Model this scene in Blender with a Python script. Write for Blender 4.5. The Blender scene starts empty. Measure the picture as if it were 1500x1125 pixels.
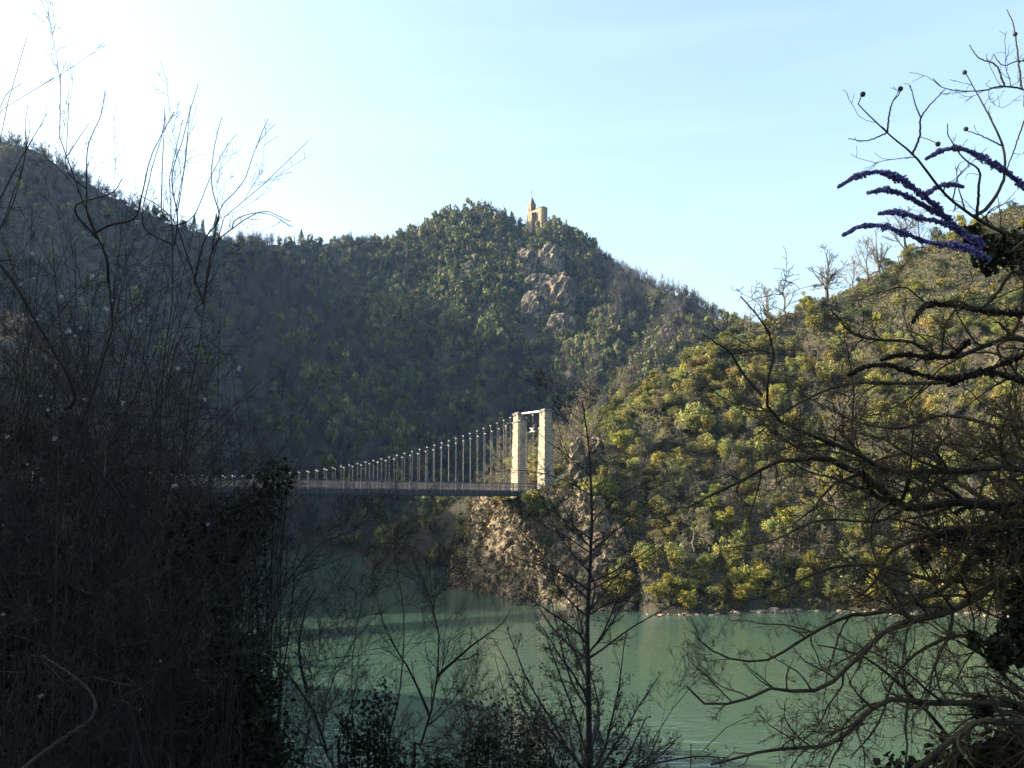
import bpy, math, random
import numpy as np
from mathutils import Vector, Matrix
rad = math.radians
SC = bpy.context.scene
COL = SC.collection

# ------------------------------------------------------------------ camera
PITCH = math.atan((745 - 562.5) / 1500.0)
cam_d = bpy.data.cameras.new("camera"); cam = bpy.data.objects.new("camera", cam_d); COL.objects.link(cam)
cam_d.lens = 36.0; cam_d.sensor_width = 36.0; cam_d.clip_start = 0.05; cam_d.clip_end = 6000
cam.location = (0, 0, 0); cam.rotation_euler = (rad(90) + PITCH, 0, 0)
SC.camera = cam
# ------------------------------------------------------------------ sky, sun, exposure
SUN_EL = rad(23.5); SUN_H = (-0.996, 0.06)
SUN_DIR = Vector((SUN_H[0] * math.cos(SUN_EL), SUN_H[1] * math.cos(SUN_EL), math.sin(SUN_EL))).normalized()
w = bpy.data.worlds.new("World"); SC.world = w; w.use_nodes = True
nt = w.node_tree
sky = nt.nodes.new("ShaderNodeTexSky"); sky.sky_type = 'NISHITA'; sky.sun_disc = False
sky.sun_elevation = SUN_EL; sky.sun_rotation = math.atan2(SUN_H[0], SUN_H[1])
sky.altitude = 200; sky.air_density = 1.0; sky.dust_density = 5.5; sky.ozone_density = 0.0
bg = nt.nodes["Background"]; bg.inputs["Strength"].default_value = 0.137
# thin high cirrus streaks mixed into the sky
tc = nt.nodes.new("ShaderNodeTexCoord"); mp = nt.nodes.new("ShaderNodeMapping")
mp.inputs["Scale"].default_value = (1.6, 1.6, 14.0); mp.inputs["Rotation"].default_value = (0.0, 0.10, 0.3)
nz = nt.nodes.new("ShaderNodeTexNoise"); nz.inputs["Scale"].default_value = 2.2; nz.inputs["Detail"].default_value = 8
rp = nt.nodes.new("ShaderNodeValToRGB"); rp.color_ramp.elements[0].position = 0.50; rp.color_ramp.elements[1].position = 0.85
rp.color_ramp.elements[1].color = (0.02, 0.02, 0.02, 1)
mx = nt.nodes.new("ShaderNodeMix"); mx.data_type = 'RGBA'
mx.inputs[7].default_value = (9.5, 10.0, 10.5, 1)
nt.links.new(tc.outputs["Generated"], mp.inputs["Vector"]); nt.links.new(mp.outputs[0], nz.inputs["Vector"])
nt.links.new(nz.outputs[0], rp.inputs[0]); nt.links.new(rp.outputs[0], mx.inputs[0])
tn = nt.nodes.new('ShaderNodeMix'); tn.data_type = 'RGBA'; tn.blend_type = 'MULTIPLY'; tn.inputs[0].default_value = 1.0; tn.inputs[7].default_value = (.95, 1.03, 1.05, 1)
nt.links.new(sky.outputs[0], tn.inputs[6]); nt.links.new(tn.outputs[2], mx.inputs[6]); nt.links.new(mx.outputs[2], bg.inputs["Color"])
sl = bpy.data.lights.new("sun", 'SUN'); sl.energy = 5.0; sl.angle = rad(0.53); sl.color = (1.0, 0.88, 0.69)
so = bpy.data.objects.new("sun", sl); COL.objects.link(so)
so.rotation_euler = (-SUN_DIR).to_track_quat('-Z', 'Y').to_euler()
SC.view_settings.view_transform = 'Standard'; SC.view_settings.look = 'None'
SC.view_settings.exposure = 1.75; SC.view_settings.gamma = 1.0

# ------------------------------------------------------------------ helpers
F_ = np.array([0, math.cos(PITCH), math.sin(PITCH)]); U_ = np.array([0, -math.sin(PITCH), math.cos(PITCH)])
WATER = -12.5

def at(px, py, Y):
    """world point at depth Y (m) seen in direction of photo pixel; used to measure the place off the photograph"""
    d = np.array([(px - 750) / 1500.0, 0, 0]) + F_ + U_ * ((562.5 - py) / 1500.0)
    return d * (Y / d[1])

def hsh(ix, iy, iz, seed):
    n = (ix.astype(np.int64) * 374761393 + iy.astype(np.int64) * 668265263 + iz.astype(np.int64) * 2147483647 + seed * 1274126177) & 0xFFFFFFFF
    n = ((n ^ (n >> 13)) * 1274126177) & 0xFFFFFFFF
    n = ((n ^ (n >> 16)) * 2246822519) & 0xFFFFFFFF
    return ((n ^ (n >> 15)) & 0xFFFFFF) / float(0xFFFFFF)

def vnoise(p, seed=0):
    p = np.asarray(p, float); i = np.floor(p).astype(np.int64); f = p - i; f = f * f * (3 - 2 * f)
    out = 0
    for dx in (0, 1):
        for dy in (0, 1):
            for dz in (0, 1):
                wgt = (f[:, 0] if dx else 1 - f[:, 0]) * (f[:, 1] if dy else 1 - f[:, 1]) * (f[:, 2] if dz else 1 - f[:, 2])
                out = out + wgt * hsh(i[:, 0] + dx, i[:, 1] + dy, i[:, 2] + dz, seed)
    return out * 2 - 1

def fbm(p, octaves=4, seed=0, ridged=False):
    p = np.asarray(p, float); a, s, out = 1.0, 0, 0
    for o in range(octaves):
        n = vnoise(p * 2.03 ** o + 17.3 * o, seed + o)
        out = out + a * ((1 - 2 * np.abs(n)) if ridged else n); s += a; a *= 0.5
    return out / s

def nrm(v):
    return v / np.maximum(np.linalg.norm(v, axis=-1, keepdims=True), 1e-9)

class MB:
    """collects polygons, then links them as ONE mesh"""
    def __init__(s): s.V = []; s.Q = []; s.T = []; s.C = []; s.n = 0
    def add(s, V, Q=None, T=None, C=None):
        V = np.asarray(V, float).reshape(-1, 3)
        if Q is not None and len(Q): s.Q.append(np.asarray(Q, np.int64).reshape(-1, 4) + s.n)
        if T is not None and len(T): s.T.append(np.asarray(T, np.int64).reshape(-1, 3) + s.n)
        s.C.append(np.ones((len(V), 3)) if C is None else np.broadcast_to(np.asarray(C, float), (len(V), 3)))
        s.V.append(V); s.n += len(V); return s
    def box(s, cx, cy, cz, sx, sy, sz, M=None):
        V = np.array([[x, y, z] for x in (-.5, .5) for y in (-.5, .5) for z in (-.5, .5)]) * (sx, sy, sz) + (cx, cy, cz)
        if M is not None: V = V @ M[0].T + M[1]
        return s.add(V, [[0, 1, 3, 2], [4, 6, 7, 5], [0, 4, 5, 1], [2, 3, 7, 6], [0, 2, 6, 4], [1, 5, 7, 3]])
    def mesh(s, name, m, smooth=False):
        me = bpy.data.meshes.new(name); V = np.concatenate(s.V)
        Q = np.concatenate(s.Q) if s.Q else np.zeros((0, 4), np.int64); T = np.concatenate(s.T) if s.T else np.zeros((0, 3), np.int64)
        nl = len(Q) * 4 + len(T) * 3; npoly = len(Q) + len(T)
        me.vertices.add(len(V)); me.vertices.foreach_set("co", V.astype(np.float32).ravel())
        me.loops.add(nl); me.loops.foreach_set("vertex_index", np.concatenate([Q.ravel(), T.ravel()]).astype(np.int32))
        me.polygons.add(npoly)
        st = np.concatenate([np.arange(len(Q)) * 4, len(Q) * 4 + np.arange(len(T)) * 3]).astype(np.int32)
        me.polygons.foreach_set("loop_start", st)
        me.polygons.foreach_set("use_smooth", np.full(npoly, smooth))
        a = me.attributes.new("Col", 'FLOAT_COLOR', 'POINT')
        C = np.concatenate(s.C); a.data.foreach_set("color", np.concatenate([C, np.ones((len(C), 1))], 1).astype(np.float32).ravel())
        me.materials.append(m); me.update(calc_edges=True); me.validate()
        return me
    def obj(s, name, m, parent=None, smooth=False):
        return link(name, s.mesh(name, m, smooth), parent)

def link(name, me, parent=None):
    o = bpy.data.objects.new(name, me); COL.objects.link(o)
    if parent is not None: o.parent = parent
    return o
def tag(o, label=None, cat=None, group=None, kind=None):
    if label: o['label'] = label
    if cat: o['category'] = cat
    if group: o['group'] = group
    if kind: o['kind'] = kind
    return o
def thing(name, label, cat, loc=(0, 0, 0), group=None, rz=0.0, scale=(1, 1, 1)):
    o = bpy.data.objects.new(name, None); COL.objects.link(o); o.empty_display_size = 0.3
    o.location = tuple(float(v) for v in loc); o.rotation_euler = (0, 0, rz); o.scale = scale
    return tag(o, label, cat, group)

# ---- branches
def spline(pts, n):
    p = np.asarray(pts, float); P = np.vstack([2 * p[0] - p[1], p, 2 * p[-1] - p[-2]])
    seg = np.linalg.norm(np.diff(p, axis=0), axis=1); cum = np.r_[0, np.cumsum(seg)]
    t = np.linspace(0, cum[-1] * 0.99999, n); k = np.clip(np.searchsorted(cum, t, side='right') - 1, 0, len(p) - 2)
    u = ((t - cum[k]) / np.maximum(seg[k], 1e-9))[:, None]
    a, b, c, d = P[k], P[k + 1], P[k + 2], P[k + 3]
    return 0.5 * (2 * b + (c - a) * u + (2 * a - 5 * b + 4 * c - d) * u ** 2 + (3 * b - a - 3 * c + d) * u ** 3)

def tubes(mb, P, Rr, k=5, C=None):
    P = np.asarray(P, float); Rr = np.asarray(Rr, float); N, n, _ = P.shape
    if N == 0: return
    T = nrm(np.gradient(P, axis=1)); ref = np.tile(np.array([[[.31, .52, .79]]]), (N, 1, 1))
    md = np.abs((nrm(P[:, -1] - P[:, 0]) * ref[:, 0]).sum(-1)) > .9
    ref[md] = (0.9, -.3, .1)
    A = nrm(np.cross(T, ref)); B = np.cross(T, A)
    th = np.arange(k) * 2 * math.pi / k
    V = P[:, :, None] + Rr[:, :, None, None] * (np.cos(th)[None, None, :, None] * A[:, :, None] + np.sin(th)[None, None, :, None] * B[:, :, None])
    idx = np.arange(N * n * k).reshape(N, n, k)
    q = np.stack([idx[:, :-1], np.roll(idx[:, :-1], -1, 2), np.roll(idx[:, 1:], -1, 2), idx[:, 1:]], -1).reshape(-1, 4)
    cc = None
    if C is not None: cc = np.repeat(np.asarray(C, float), n * k, axis=0) if np.ndim(C) == 2 else C
    mb.add(V.reshape(-1, 3), q, C=cc)

def grow(P, Rr, per, lo, hi, rng, ang=(35, 65), trop=0.03, wander=0.12, nseg=6, t0=0.15, rk=0.6, rmin=0.002, tpow=1.0, lenr=None):
    """side branches for every polyline in P: returns child polylines and radii"""
    N, n, _ = P.shape; m = max(int(N * per), 1); pl_ = np.linalg.norm(np.diff(P, axis=1), axis=2).sum(1); pid = rng.choice(N, m, p=pl_ / pl_.sum())   # longer branches carry more
    t = t0 + (1 - t0) * rng.random(m) ** tpow; fi = t * (n - 1); i = np.clip(fi.astype(int), 0, n - 2); f = (fi - i)[:, None]
    a, b = P[pid, i], P[pid, i + 1]; pos = a * (1 - f) + b * f; tan = nrm(b - a)
    pr = Rr[pid, i] * (1 - f[:, 0]) + Rr[pid, i + 1] * f[:, 0]
    plen = np.linalg.norm(np.diff(P, axis=1), axis=2).sum(1)[pid]
    L = rng.uniform(lo, hi, m) * plen * (1.12 - 0.75 * t)
    if lenr: L = np.clip(L, lenr[0], lenr[1] * rng.uniform(.7, 1, m))
    pv = nrm(np.cross(tan, rng.normal(size=(m, 3)))); al = np.radians(rng.uniform(ang[0], ang[1], m))[:, None]
    d = nrm(tan * np.cos(al) + pv * np.sin(al)); out = [pos]; st = (L / nseg)[:, None]
    curve = rng.normal(size=(m, 3)) * wander * .6
    for s in range(nseg):
        d = nrm(d + rng.normal(size=(m, 3)) * wander + curve + np.array([0, 0, trop])); out.append(out[-1] + d * st)
    r0 = np.maximum(np.minimum(pr * .85, rk * pr), rmin); tt = np.linspace(0, 1, nseg + 1)[None]
    return np.stack(out, 1), np.maximum(r0[:, None] * (1 - .75 * tt), rmin * .7)

def leafquads(mb, C, size, rng, normal=None, tight=0.0, asp=1.0, col=None):
    """leaf-sized four-cornered faces at points C"""
    n = len(C); N = rng.normal(size=(n, 3))
    if normal is not None: N = nrm(N) * (1 - tight) + normal * tight
    N = nrm(N); A = nrm(np.cross(N, rng.normal(size=(n, 3)))); B = np.cross(N, A)
    s = (np.asarray(size) * np.ones(n))[:, None] * rng.uniform(.65, 1.25, (n, 1))
    V = np.stack([C - A * s * .5, C - B * s * .34 * asp + N * s * .05, C + A * s * .5, C + B * s * .34 * asp + N * s * .05], 1).reshape(-1, 3)
    cc = None if col is None else np.repeat(np.asarray(col), 4, axis=0)
    mb.add(V, np.arange(4 * n).reshape(-1, 4), C=cc)

# ------------------------------------------------------------------ materials
def mat(name, base, rough=.8, var=0.0, scale=1.0, bump=0.0, bscale=None, attr=False, rnd=0.0, hue=0.0, transl=0.0, second=None, metallic=0.0, spec=.3, bdist=.1, crack=0.0):
    m = bpy.data.materials.new(name); m.use_nodes = True; t = m.node_tree; b = t.nodes["Principled BSDF"]; L = t.links.new
    b.inputs["Roughness"].default_value = rough; b.inputs["Metallic"].default_value = metallic
    b.inputs["Specular IOR Level"].default_value = spec
    rgb = t.nodes.new("ShaderNodeRGB"); rgb.outputs[0].default_value = (*base, 1); out = rgb.outputs[0]
    tcn = t.nodes.new("ShaderNodeTexCoord")
    def mix(a, bb, fac, mode='MIX'):
        x = t.nodes.new("ShaderNodeMix"); x.data_type = 'RGBA'; x.blend_type = mode
        if isinstance(fac, (int, float)): x.inputs[0].default_value = fac
        else: L(fac, x.inputs[0])
        L(a, x.inputs[6])
        if isinstance(bb, tuple): x.inputs[7].default_value = (*bb, 1)
        else: L(bb, x.inputs[7])
        return x.outputs[2]
    if second is not None or var:
        nz = t.nodes.new("ShaderNodeTexNoise"); nz.inputs["Scale"].default_value = scale; nz.inputs["Detail"].default_value = 7; nz.inputs["Roughness"].default_value = .65
        L(tcn.outputs["Object"], nz.inputs["Vector"])
    if second is not None:
        rr = t.nodes.new("ShaderNodeValToRGB"); rr.color_ramp.elements[0].position = .40; rr.color_ramp.elements[1].position = .62
        L(nz.outputs[0], rr.inputs[0]); out = mix(out, second, rr.outputs[0])
    if attr:
        at_ = t.nodes.new("ShaderNodeAttribute"); at_.attribute_name = "Col"; out = mix(out, at_.outputs["Color"], 1.0, 'MULTIPLY')
    if rnd or hue or var:
        hs = t.nodes.new("ShaderNodeHueSaturation"); L(out, hs.inputs["Color"])
        oi = t.nodes.new("ShaderNodeObjectInfo")
        def rangen(src, a, c):
            r = t.nodes.new("ShaderNodeMapRange"); L(src, r.inputs[0]); r.inputs[3].default_value = a; r.inputs[4].default_value = c; return r.outputs[0]
        if hue:
            ml = t.nodes.new("ShaderNodeMath"); ml.operation = 'MULTIPLY'; ml.inputs[1].default_value = 7.31; fr = t.nodes.new("ShaderNodeMath"); fr.operation = 'FRACT'
            L(oi.outputs["Random"], ml.inputs[0]); L(ml.outputs[0], fr.inputs[0]); L(rangen(fr.outputs[0], .5 - hue, .5 + hue), hs.inputs["Hue"])
        if rnd: L(rangen(oi.outputs["Random"], 1 - rnd, 1 + rnd), hs.inputs["Value"])
        elif var: L(rangen(nz.outputs[0], 1 - var * 2, 1 + var * 2), hs.inputs["Value"])
        out = hs.outputs[0]
    if crack:   # fissures and bedding of the rock
        mpc = t.nodes.new("ShaderNodeMapping"); mpc.inputs["Rotation"].default_value = (.35, .5, .3); mpc.inputs["Scale"].default_value = (crack, crack, crack * .45); L(tcn.outputs["Object"], mpc.inputs[0])
        nzc = t.nodes.new("ShaderNodeTexNoise"); nzc.inputs["Scale"].default_value = crack * 1.5; L(tcn.outputs["Object"], nzc.inputs["Vector"])
        mxc = t.nodes.new("ShaderNodeMix"); mxc.data_type = 'RGBA'; mxc.inputs[0].default_value = .25; L(mpc.outputs[0], mxc.inputs[6]); L(nzc.outputs["Color"], mxc.inputs[7])
        vo = t.nodes.new("ShaderNodeTexVoronoi"); vo.feature = 'DISTANCE_TO_EDGE'; vo.inputs["Scale"].default_value = 1.6; L(mxc.outputs[2], vo.inputs["Vector"])
        rc = t.nodes.new("ShaderNodeMapRange"); rc.inputs[1].default_value = 0.0; rc.inputs[2].default_value = .11; rc.inputs[3].default_value = .30; rc.inputs[4].default_value = 1.0; L(vo.outputs["Distance"], rc.inputs[0])
        out = mix(out, rc.outputs[0], 1.0, 'MULTIPLY')
    L(out, b.inputs["Base Color"])
    if bump:
        n2 = t.nodes.new("ShaderNodeTexNoise"); n2.inputs["Scale"].default_value = bscale or scale * 4; n2.inputs["Detail"].default_value = 6
        L(tcn.outputs["Object"], n2.inputs["Vector"]); bp = t.nodes.new("ShaderNodeBump"); bp.inputs["Strength"].default_value = bump; bp.inputs["Distance"].default_value = bdist
        L(n2.outputs[0], bp.inputs["Height"]); L(bp.outputs[0], b.inputs["Normal"])
    if transl:
        tr = t.nodes.new("ShaderNodeBsdfTranslucent"); L(out, tr.inputs["Color"]); ms = t.nodes.new("ShaderNodeMixShader"); ms.inputs[0].default_value = transl
        L(b.outputs[0], ms.inputs[1]); L(tr.outputs[0], ms.inputs[2]); L(ms.outputs[0], t.nodes["Material Output"].inputs["Surface"])
    return m
M = {}
M['ground'] = mat('leaf_litter_ground', (.042, .035, .024), .95, second=(.026, .03, .017), scale=.15, bump=.6, bscale=1.2, bdist=.4)
M['bank'] = mat('dark_soil', (.035, .03, .02), .95, second=(.02, .024, .012), scale=.8, bump=.6, bscale=5)
M['wood'] = mat('forest_leaves', (1, 1, 1), .8, attr=True, transl=.18, spec=.15)
M['evergreen'] = mat('evergreen_leaves', (.178, .176, .048), .7, attr=True, rnd=.38, hue=.03, transl=.25, spec=.25)
M['dark'] = mat('dark_evergreen_leaves', (.062, .074, .026), .7, attr=True, rnd=.3, hue=.02, transl=.2, spec=.25)
M['yellow'] = mat('yellow_green_leaves', (.200, .192, .036), .7, attr=True, rnd=.28, hue=.012, transl=.3, spec=.2)
M['bare'] = mat('bare_twigs', (.150, .130, .085), .9, attr=True, rnd=.3, hue=.02)
M['barkgrey'] = mat('grey_bark', (.07, .058, .044), .9, var=.25, scale=6, bump=.5, bscale=30)
M['rock'] = mat('cliff_rock', (.275, .215, .138), .9, second=(.070, .060, .044), scale=.7, bump=1.0, bscale=3.2, bdist=.5, crack=.8)
M['rockfar'] = mat('far_crag_rock', (.26, .21, .14), .9, second=(.07, .06, .05), scale=.16, bump=.9, bscale=.6, bdist=1.5, crack=.16)
M['stone_pale'] = mat('shore_stone', (.30, .235, .18), .9, second=(.18, .14, .10), scale=1.5, bump=.5)
M['steel'] = mat('dark_steel', (.035, .032, .036), .6, var=.1, scale=3, metallic=.2)
M['rail'] = mat('galvanised_rail', (.058, .053, .062), .5, var=.1, scale=3, metallic=.4)
M['galv'] = mat('galvanised_clamp', (.48, .46, .42), .5, metallic=.3)
M['paint'] = mat('pale_painted_steel', (.75, .74, .70), .5, var=.05, scale=2)
M['galv_dull'] = mat('hanger_steel', (.17, .165, .16), .5, metallic=.2)
M['asphalt'] = mat('asphalt', (.05, .05, .05), .9, var=.1, scale=4)
M['slate'] = mat('slate_roof', (.11, .10, .095), .7, var=.2, scale=3, bump=.3)
M['recess'] = mat('shadowy_opening', (.03, .026, .022), .9)

def masonry(name, c1, c2, mortar, sc, bw=.5, rh=.25):
    m = bpy.data.materials.new(name); m.use_nodes = True; t = m.node_tree; b = t.nodes["Principled BSDF"]; L = t.links.new
    b.inputs["Roughness"].default_value = .9; b.inputs["Specular IOR Level"].default_value = .2
    tcn = t.nodes.new("ShaderNodeTexCoord"); sx = t.nodes.new("ShaderNodeSeparateXYZ"); L(tcn.outputs["Object"], sx.inputs[0])
    ad = t.nodes.new("ShaderNodeMath"); ad.operation = 'ADD'; L(sx.outputs[0], ad.inputs[0]); L(sx.outputs[1], ad.inputs[1])
    cb = t.nodes.new("ShaderNodeCombineXYZ"); L(ad.outputs[0], cb.inputs[0]); L(sx.outputs[2], cb.inputs[1])
    br = t.nodes.new("ShaderNodeTexBrick"); br.inputs["Scale"].default_value = sc; br.inputs["Color1"].default_value = (*c1, 1); br.inputs["Color2"].default_value = (*c2, 1)
    br.inputs["Mortar"].default_value = (*mortar, 1); br.inputs["Mortar Size"].default_value = .026; br.inputs["Brick Width"].default_value = bw; br.inputs["Row Height"].default_value = rh; br.inputs["Bias"].default_value = -.1
    L(cb.outputs[0], br.inputs["Vector"])
    nz = t.nodes.new("ShaderNodeTexNoise"); nz.inputs["Scale"].default_value = 1.3; nz.inputs["Detail"].default_value = 6; L(tcn.outputs["Object"], nz.inputs["Vector"])
    hs = t.nodes.new("ShaderNodeHueSaturation"); r = t.nodes.new("ShaderNodeMapRange"); r.inputs[3].default_value = .6; r.inputs[4].default_value = 1.4; L(nz.outputs[0], r.inputs[0]); L(r.outputs[0], hs.inputs["Value"])
    L(br.outputs[0], hs.inputs["Color"]); L(hs.outputs[0], b.inputs["Base Color"])
    bp = t.nodes.new("ShaderNodeBump"); bp.inputs["Strength"].default_value = .6; bp.inputs["Distance"].default_value = .03; L(br.outputs["Fac"], bp.inputs["Height"]); bp.invert = True; L(bp.outputs[0], b.inputs["Normal"])
    return m
M['pylon'] = masonry('pylon_masonry', (.33, .29, .215), (.21, .18, .13), (.11, .098, .072), 1.0, .62, .31)
M['chapel'] = masonry('chapel_masonry', (.25, .195, .13), (.19, .15, .10), (.14, .11, .075), 1.0, .6, .3)

# ------------------------------------------------------------------ terrain
def pl(*pts): return np.array([at(*p) for p in pts])
RIDGES = [  # polyline, side slope, gully amplitude
    (np.vstack([[(-520, 900, 330), (-455, 720, 300), (-396, 612, 272), (-338, 535, 236), (-270, 460, 178)], pl((0, 203, 400), (60, 224, 402), (130, 268, 405), (190, 301, 410), (260, 330, 420), (320, 347, 440), (390, 366, 480))]), .80, 7),
    (np.array([(-200, 400, 142), (-180, 320, 92), (-140, 235, 55), (-100, 190, 38), (-82, 168, 29), (-76, 149, 25), (-73, 134, 18)]), .95, 2),  # spur added and shaped to cast shade on the cliff and the water
    (np.array([(-70, 130, -4), (-84, 128, 4), (-120, 126, 12)]), .7, 2),
    (np.vstack([pl((330, 352, 560), (430, 360, 570), (470, 362, 575), (500, 355, 580), (560, 354, 600), (600, 346, 612), (625, 336, 625), (646, 316, 637), (690, 308, 650), (712, 310, 652), (732, 322, 655), (752, 334, 656), (778, 335, 652), (826, 335, 645), (850, 348, 636), (870, 367, 625), (910, 396, 605), (960, 418, 580), (1010, 438, 560), (1060, 468, 540), (1140, 500, 500)), [(150, 480, 60)]]), 1.0, 6),
    (pl((776, 334, 653), (800, 336, 632)), 1.1, 0),
    (pl((812, 338, 645), (798, 362, 622), (792, 385, 604), (806, 420, 580), (822, 465, 550), (832, 510, 515), (838, 580, 450), (820, 680, 375)), 1.15, 4),
    (pl((690, 309, 650), (668, 335, 626), (660, 372, 598), (668, 415, 565), (668, 470, 525), (650, 540, 470), (640, 640, 400), (640, 745, 352)), .85, 5),
    (pl((735, 324, 654), (730, 370, 606), (722, 430, 560), (715, 520, 490), (715, 640, 410), (720, 745, 358)), .85, 4),
    (pl((612, 342, 616), (590, 378, 590), (578, 430, 545), (560, 520, 470), (550, 640, 400), (545, 750, 350)), .8, 5),
    (pl((520, 355, 585), (505, 420, 540), (480, 540, 450), (465, 660, 390), (455, 752, 345)), .8, 5),
    (pl((430, 360, 570), (415, 440, 500), (390, 560, 430), (370, 680, 370), (360, 752, 330)), .8, 5),
    (pl((905, 394, 606), (905, 440, 560), (880, 520, 480), (860, 600, 410)), .9, 4),
    (pl((1000, 434, 563), (985, 470, 510), (950, 530, 440)), .9, 4),
    (pl((1078, 474, 520), (1030, 482, 462), (990, 498, 420), (950, 535, 385), (905, 592, 330)), .85, 4),
    (np.vstack([[(150, 250, 70), (110, 262, 66)], pl((1500, 296, 258), (1440, 318, 255), (1380, 358, 251), (1320, 392, 246), (1250, 424, 239), (1190, 446, 230), (1130, 472, 220), (1080, 496, 210), (1030, 530, 200), (985, 566, 188), (940, 606, 176), (900, 640, 166), (860, 668, 160)), [(8.0, 158.5, 3.2), (2, 157, 2.4), (-2.5, 160, 1.2)]]), .585, 2.2),
    (pl((860, 672, 160), (800, 690, 172), (740, 695, 180), (705, 722, 182)), 1.15, 1.5),
    (np.array([(-36, -60, 20), (-36, 5, 20), (-36, 24, 18), (-41, 40, 17), (-47, 55, 14), (-54, 72, 10), (-60, 84, -5)]), 1.1, .8),  # out-of-view rise left of the camera, added to shade the near bank
    (np.array([(-52, 110, -3), (-66, 97, 3.0), (-90, 78, 6), (-150, 40, 20), (-260, 0, 50)]), .6, 2),
    (np.array([(-90, -4, -1.5), (90, -4, -1.5)]), .62, .6),
    (np.array([(90, -30, 3), (70, 8, 1), (55, 30, -6)]), .5, 1),
    (np.array([(-17, 8, 1.6), (-13.5, 13, .2), (-10.0, 17.5, -1.6), (-8.5, 20, -3.0)]), .95, .5),
]
def Hraw(x, y):
    x = np.asarray(x, float); y = np.asarray(y, float); hs = []
    for R_, sl, amp in RIDGES:
        best = np.full(x.shape, -1e3); bd = np.zeros(x.shape)
        for a, b in zip(R_[:-1], R_[1:]):
            e = b - a; L2 = e[0] ** 2 + e[1] ** 2
            t = np.clip(((x - a[0]) * e[0] + (y - a[1]) * e[1]) / L2, 0, 1)
            d = np.hypot(x - a[0] - t * e[0], y - a[1] - t * e[1]); h = a[2] + t * e[2] - sl * d
            bd = np.where(h > best, d, bd); best = np.maximum(best, h)
        if amp:
            wl = 70.0 if amp > 4 else 18.0
            n = fbm(np.stack([x / wl, y / wl, np.full(x.shape, amp)], -1).reshape(-1, 3), 4, 3, True).reshape(x.shape)
            best = best + (n - .25) * amp * np.clip(bd / (amp * 4), 0, 1)
        hs.append(best)
    hs = np.stack(hs); mxh = hs.max(0); k = np.where(mxh > 60, 3.0, .7)
    return np.maximum(mxh + k * np.log(np.exp((hs - mxh) / k).sum(0)) * .6, -20.0)

def steps(*segs):
    return np.concatenate([np.arange(a, b, s) for a, b, s in segs])
gx = steps((-720, -250, 8), (-250, -60, 3.4), (-60, 90, 1.5), (90, 300, 4), (300, 640, 12)); gy = steps((-120, 0, 6), (0, 225, 1.5), (225, 700, 3.6), (700, 1060, 12))
GX, GY = np.meshgrid(gx, gy); GZ = Hraw(GX, GY)
NOSE = (GY > 125) & (GY < 222) & (GX < -3.5) & (GX > -45)
GZ = np.where(NOSE, np.minimum(GZ, np.maximum(1.2 - 1.7 * (-3.5 - GX), -16) + 1.2 * fbm(np.stack([GX / 3, GY / 3, GX * 0], -1).reshape(-1, 3), 3, 4).reshape(GX.shape)), GZ)
# the river has cut the promontory under the bridge into a cliff: the ground stops at its edge
EDGE = np.array([(-10.5, 190), (-7.5, 172), (-5.6, 161.5), (-2.2, 152.4), (.8, 148.6), (4.8, 144.6), (9.2, 142.4), (12.4, 140), (15.2, 138), (17.5, 134)])
cut = (GX > -26) & (GX < 16.5) & (GY > 116) & (GY < np.interp(GX, EDGE[:, 0], EDGE[:, 1], left=196) - .4)
GZ = np.where(cut, np.minimum(GZ, -15.0), GZ)
def H(x, y):
    x = np.atleast_1d(np.asarray(x, float)); y = np.atleast_1d(np.asarray(y, float))
    i = np.clip(np.searchsorted(gx, x) - 1, 0, len(gx) - 2); j = np.clip(np.searchsorted(gy, y) - 1, 0, len(gy) - 2)
    u = np.clip((x - gx[i]) / (gx[i + 1] - gx[i]), 0, 1); v = np.clip((y - gy[j]) / (gy[j + 1] - gy[j]), 0, 1)
    return (GZ[j, i] * (1 - u) + GZ[j, i + 1] * u) * (1 - v) + (GZ[j + 1, i] * (1 - u) + GZ[j + 1, i + 1] * u) * v
def visible(p, top):
    """is the point (plus height top) in front of the terrain seen from the camera"""
    tt = np.linspace(.03, .985, 60)[None]; P = p + np.array([0, 0, 1.0]) * np.asarray(top)[:, None]
    hh = H((P[:, :1] * tt).ravel(), (P[:, 1:2] * tt).ravel()).reshape(len(P), -1)
    return (hh < P[:, 2:3] * tt + 1.0).all(1)
def topx(p):
    d = np.asarray(p, float); f = d @ F_; return 750 + 1500 * d[..., 0] / f, 562.5 - 1500 * (d @ U_) / f
n0, n1 = GX.shape; idx = np.arange(n0 * n1).reshape(n0, n1)
mb = MB().add(np.stack([GX, GY, GZ], -1).reshape(-1, 3), np.stack([idx[:-1, :-1], idx[:-1, 1:], idx[1:, 1:], idx[1:, :-1]], -1).reshape(-1, 4))
tag(mb.obj('hills', M['ground'], smooth=True), kind='structure')

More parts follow.
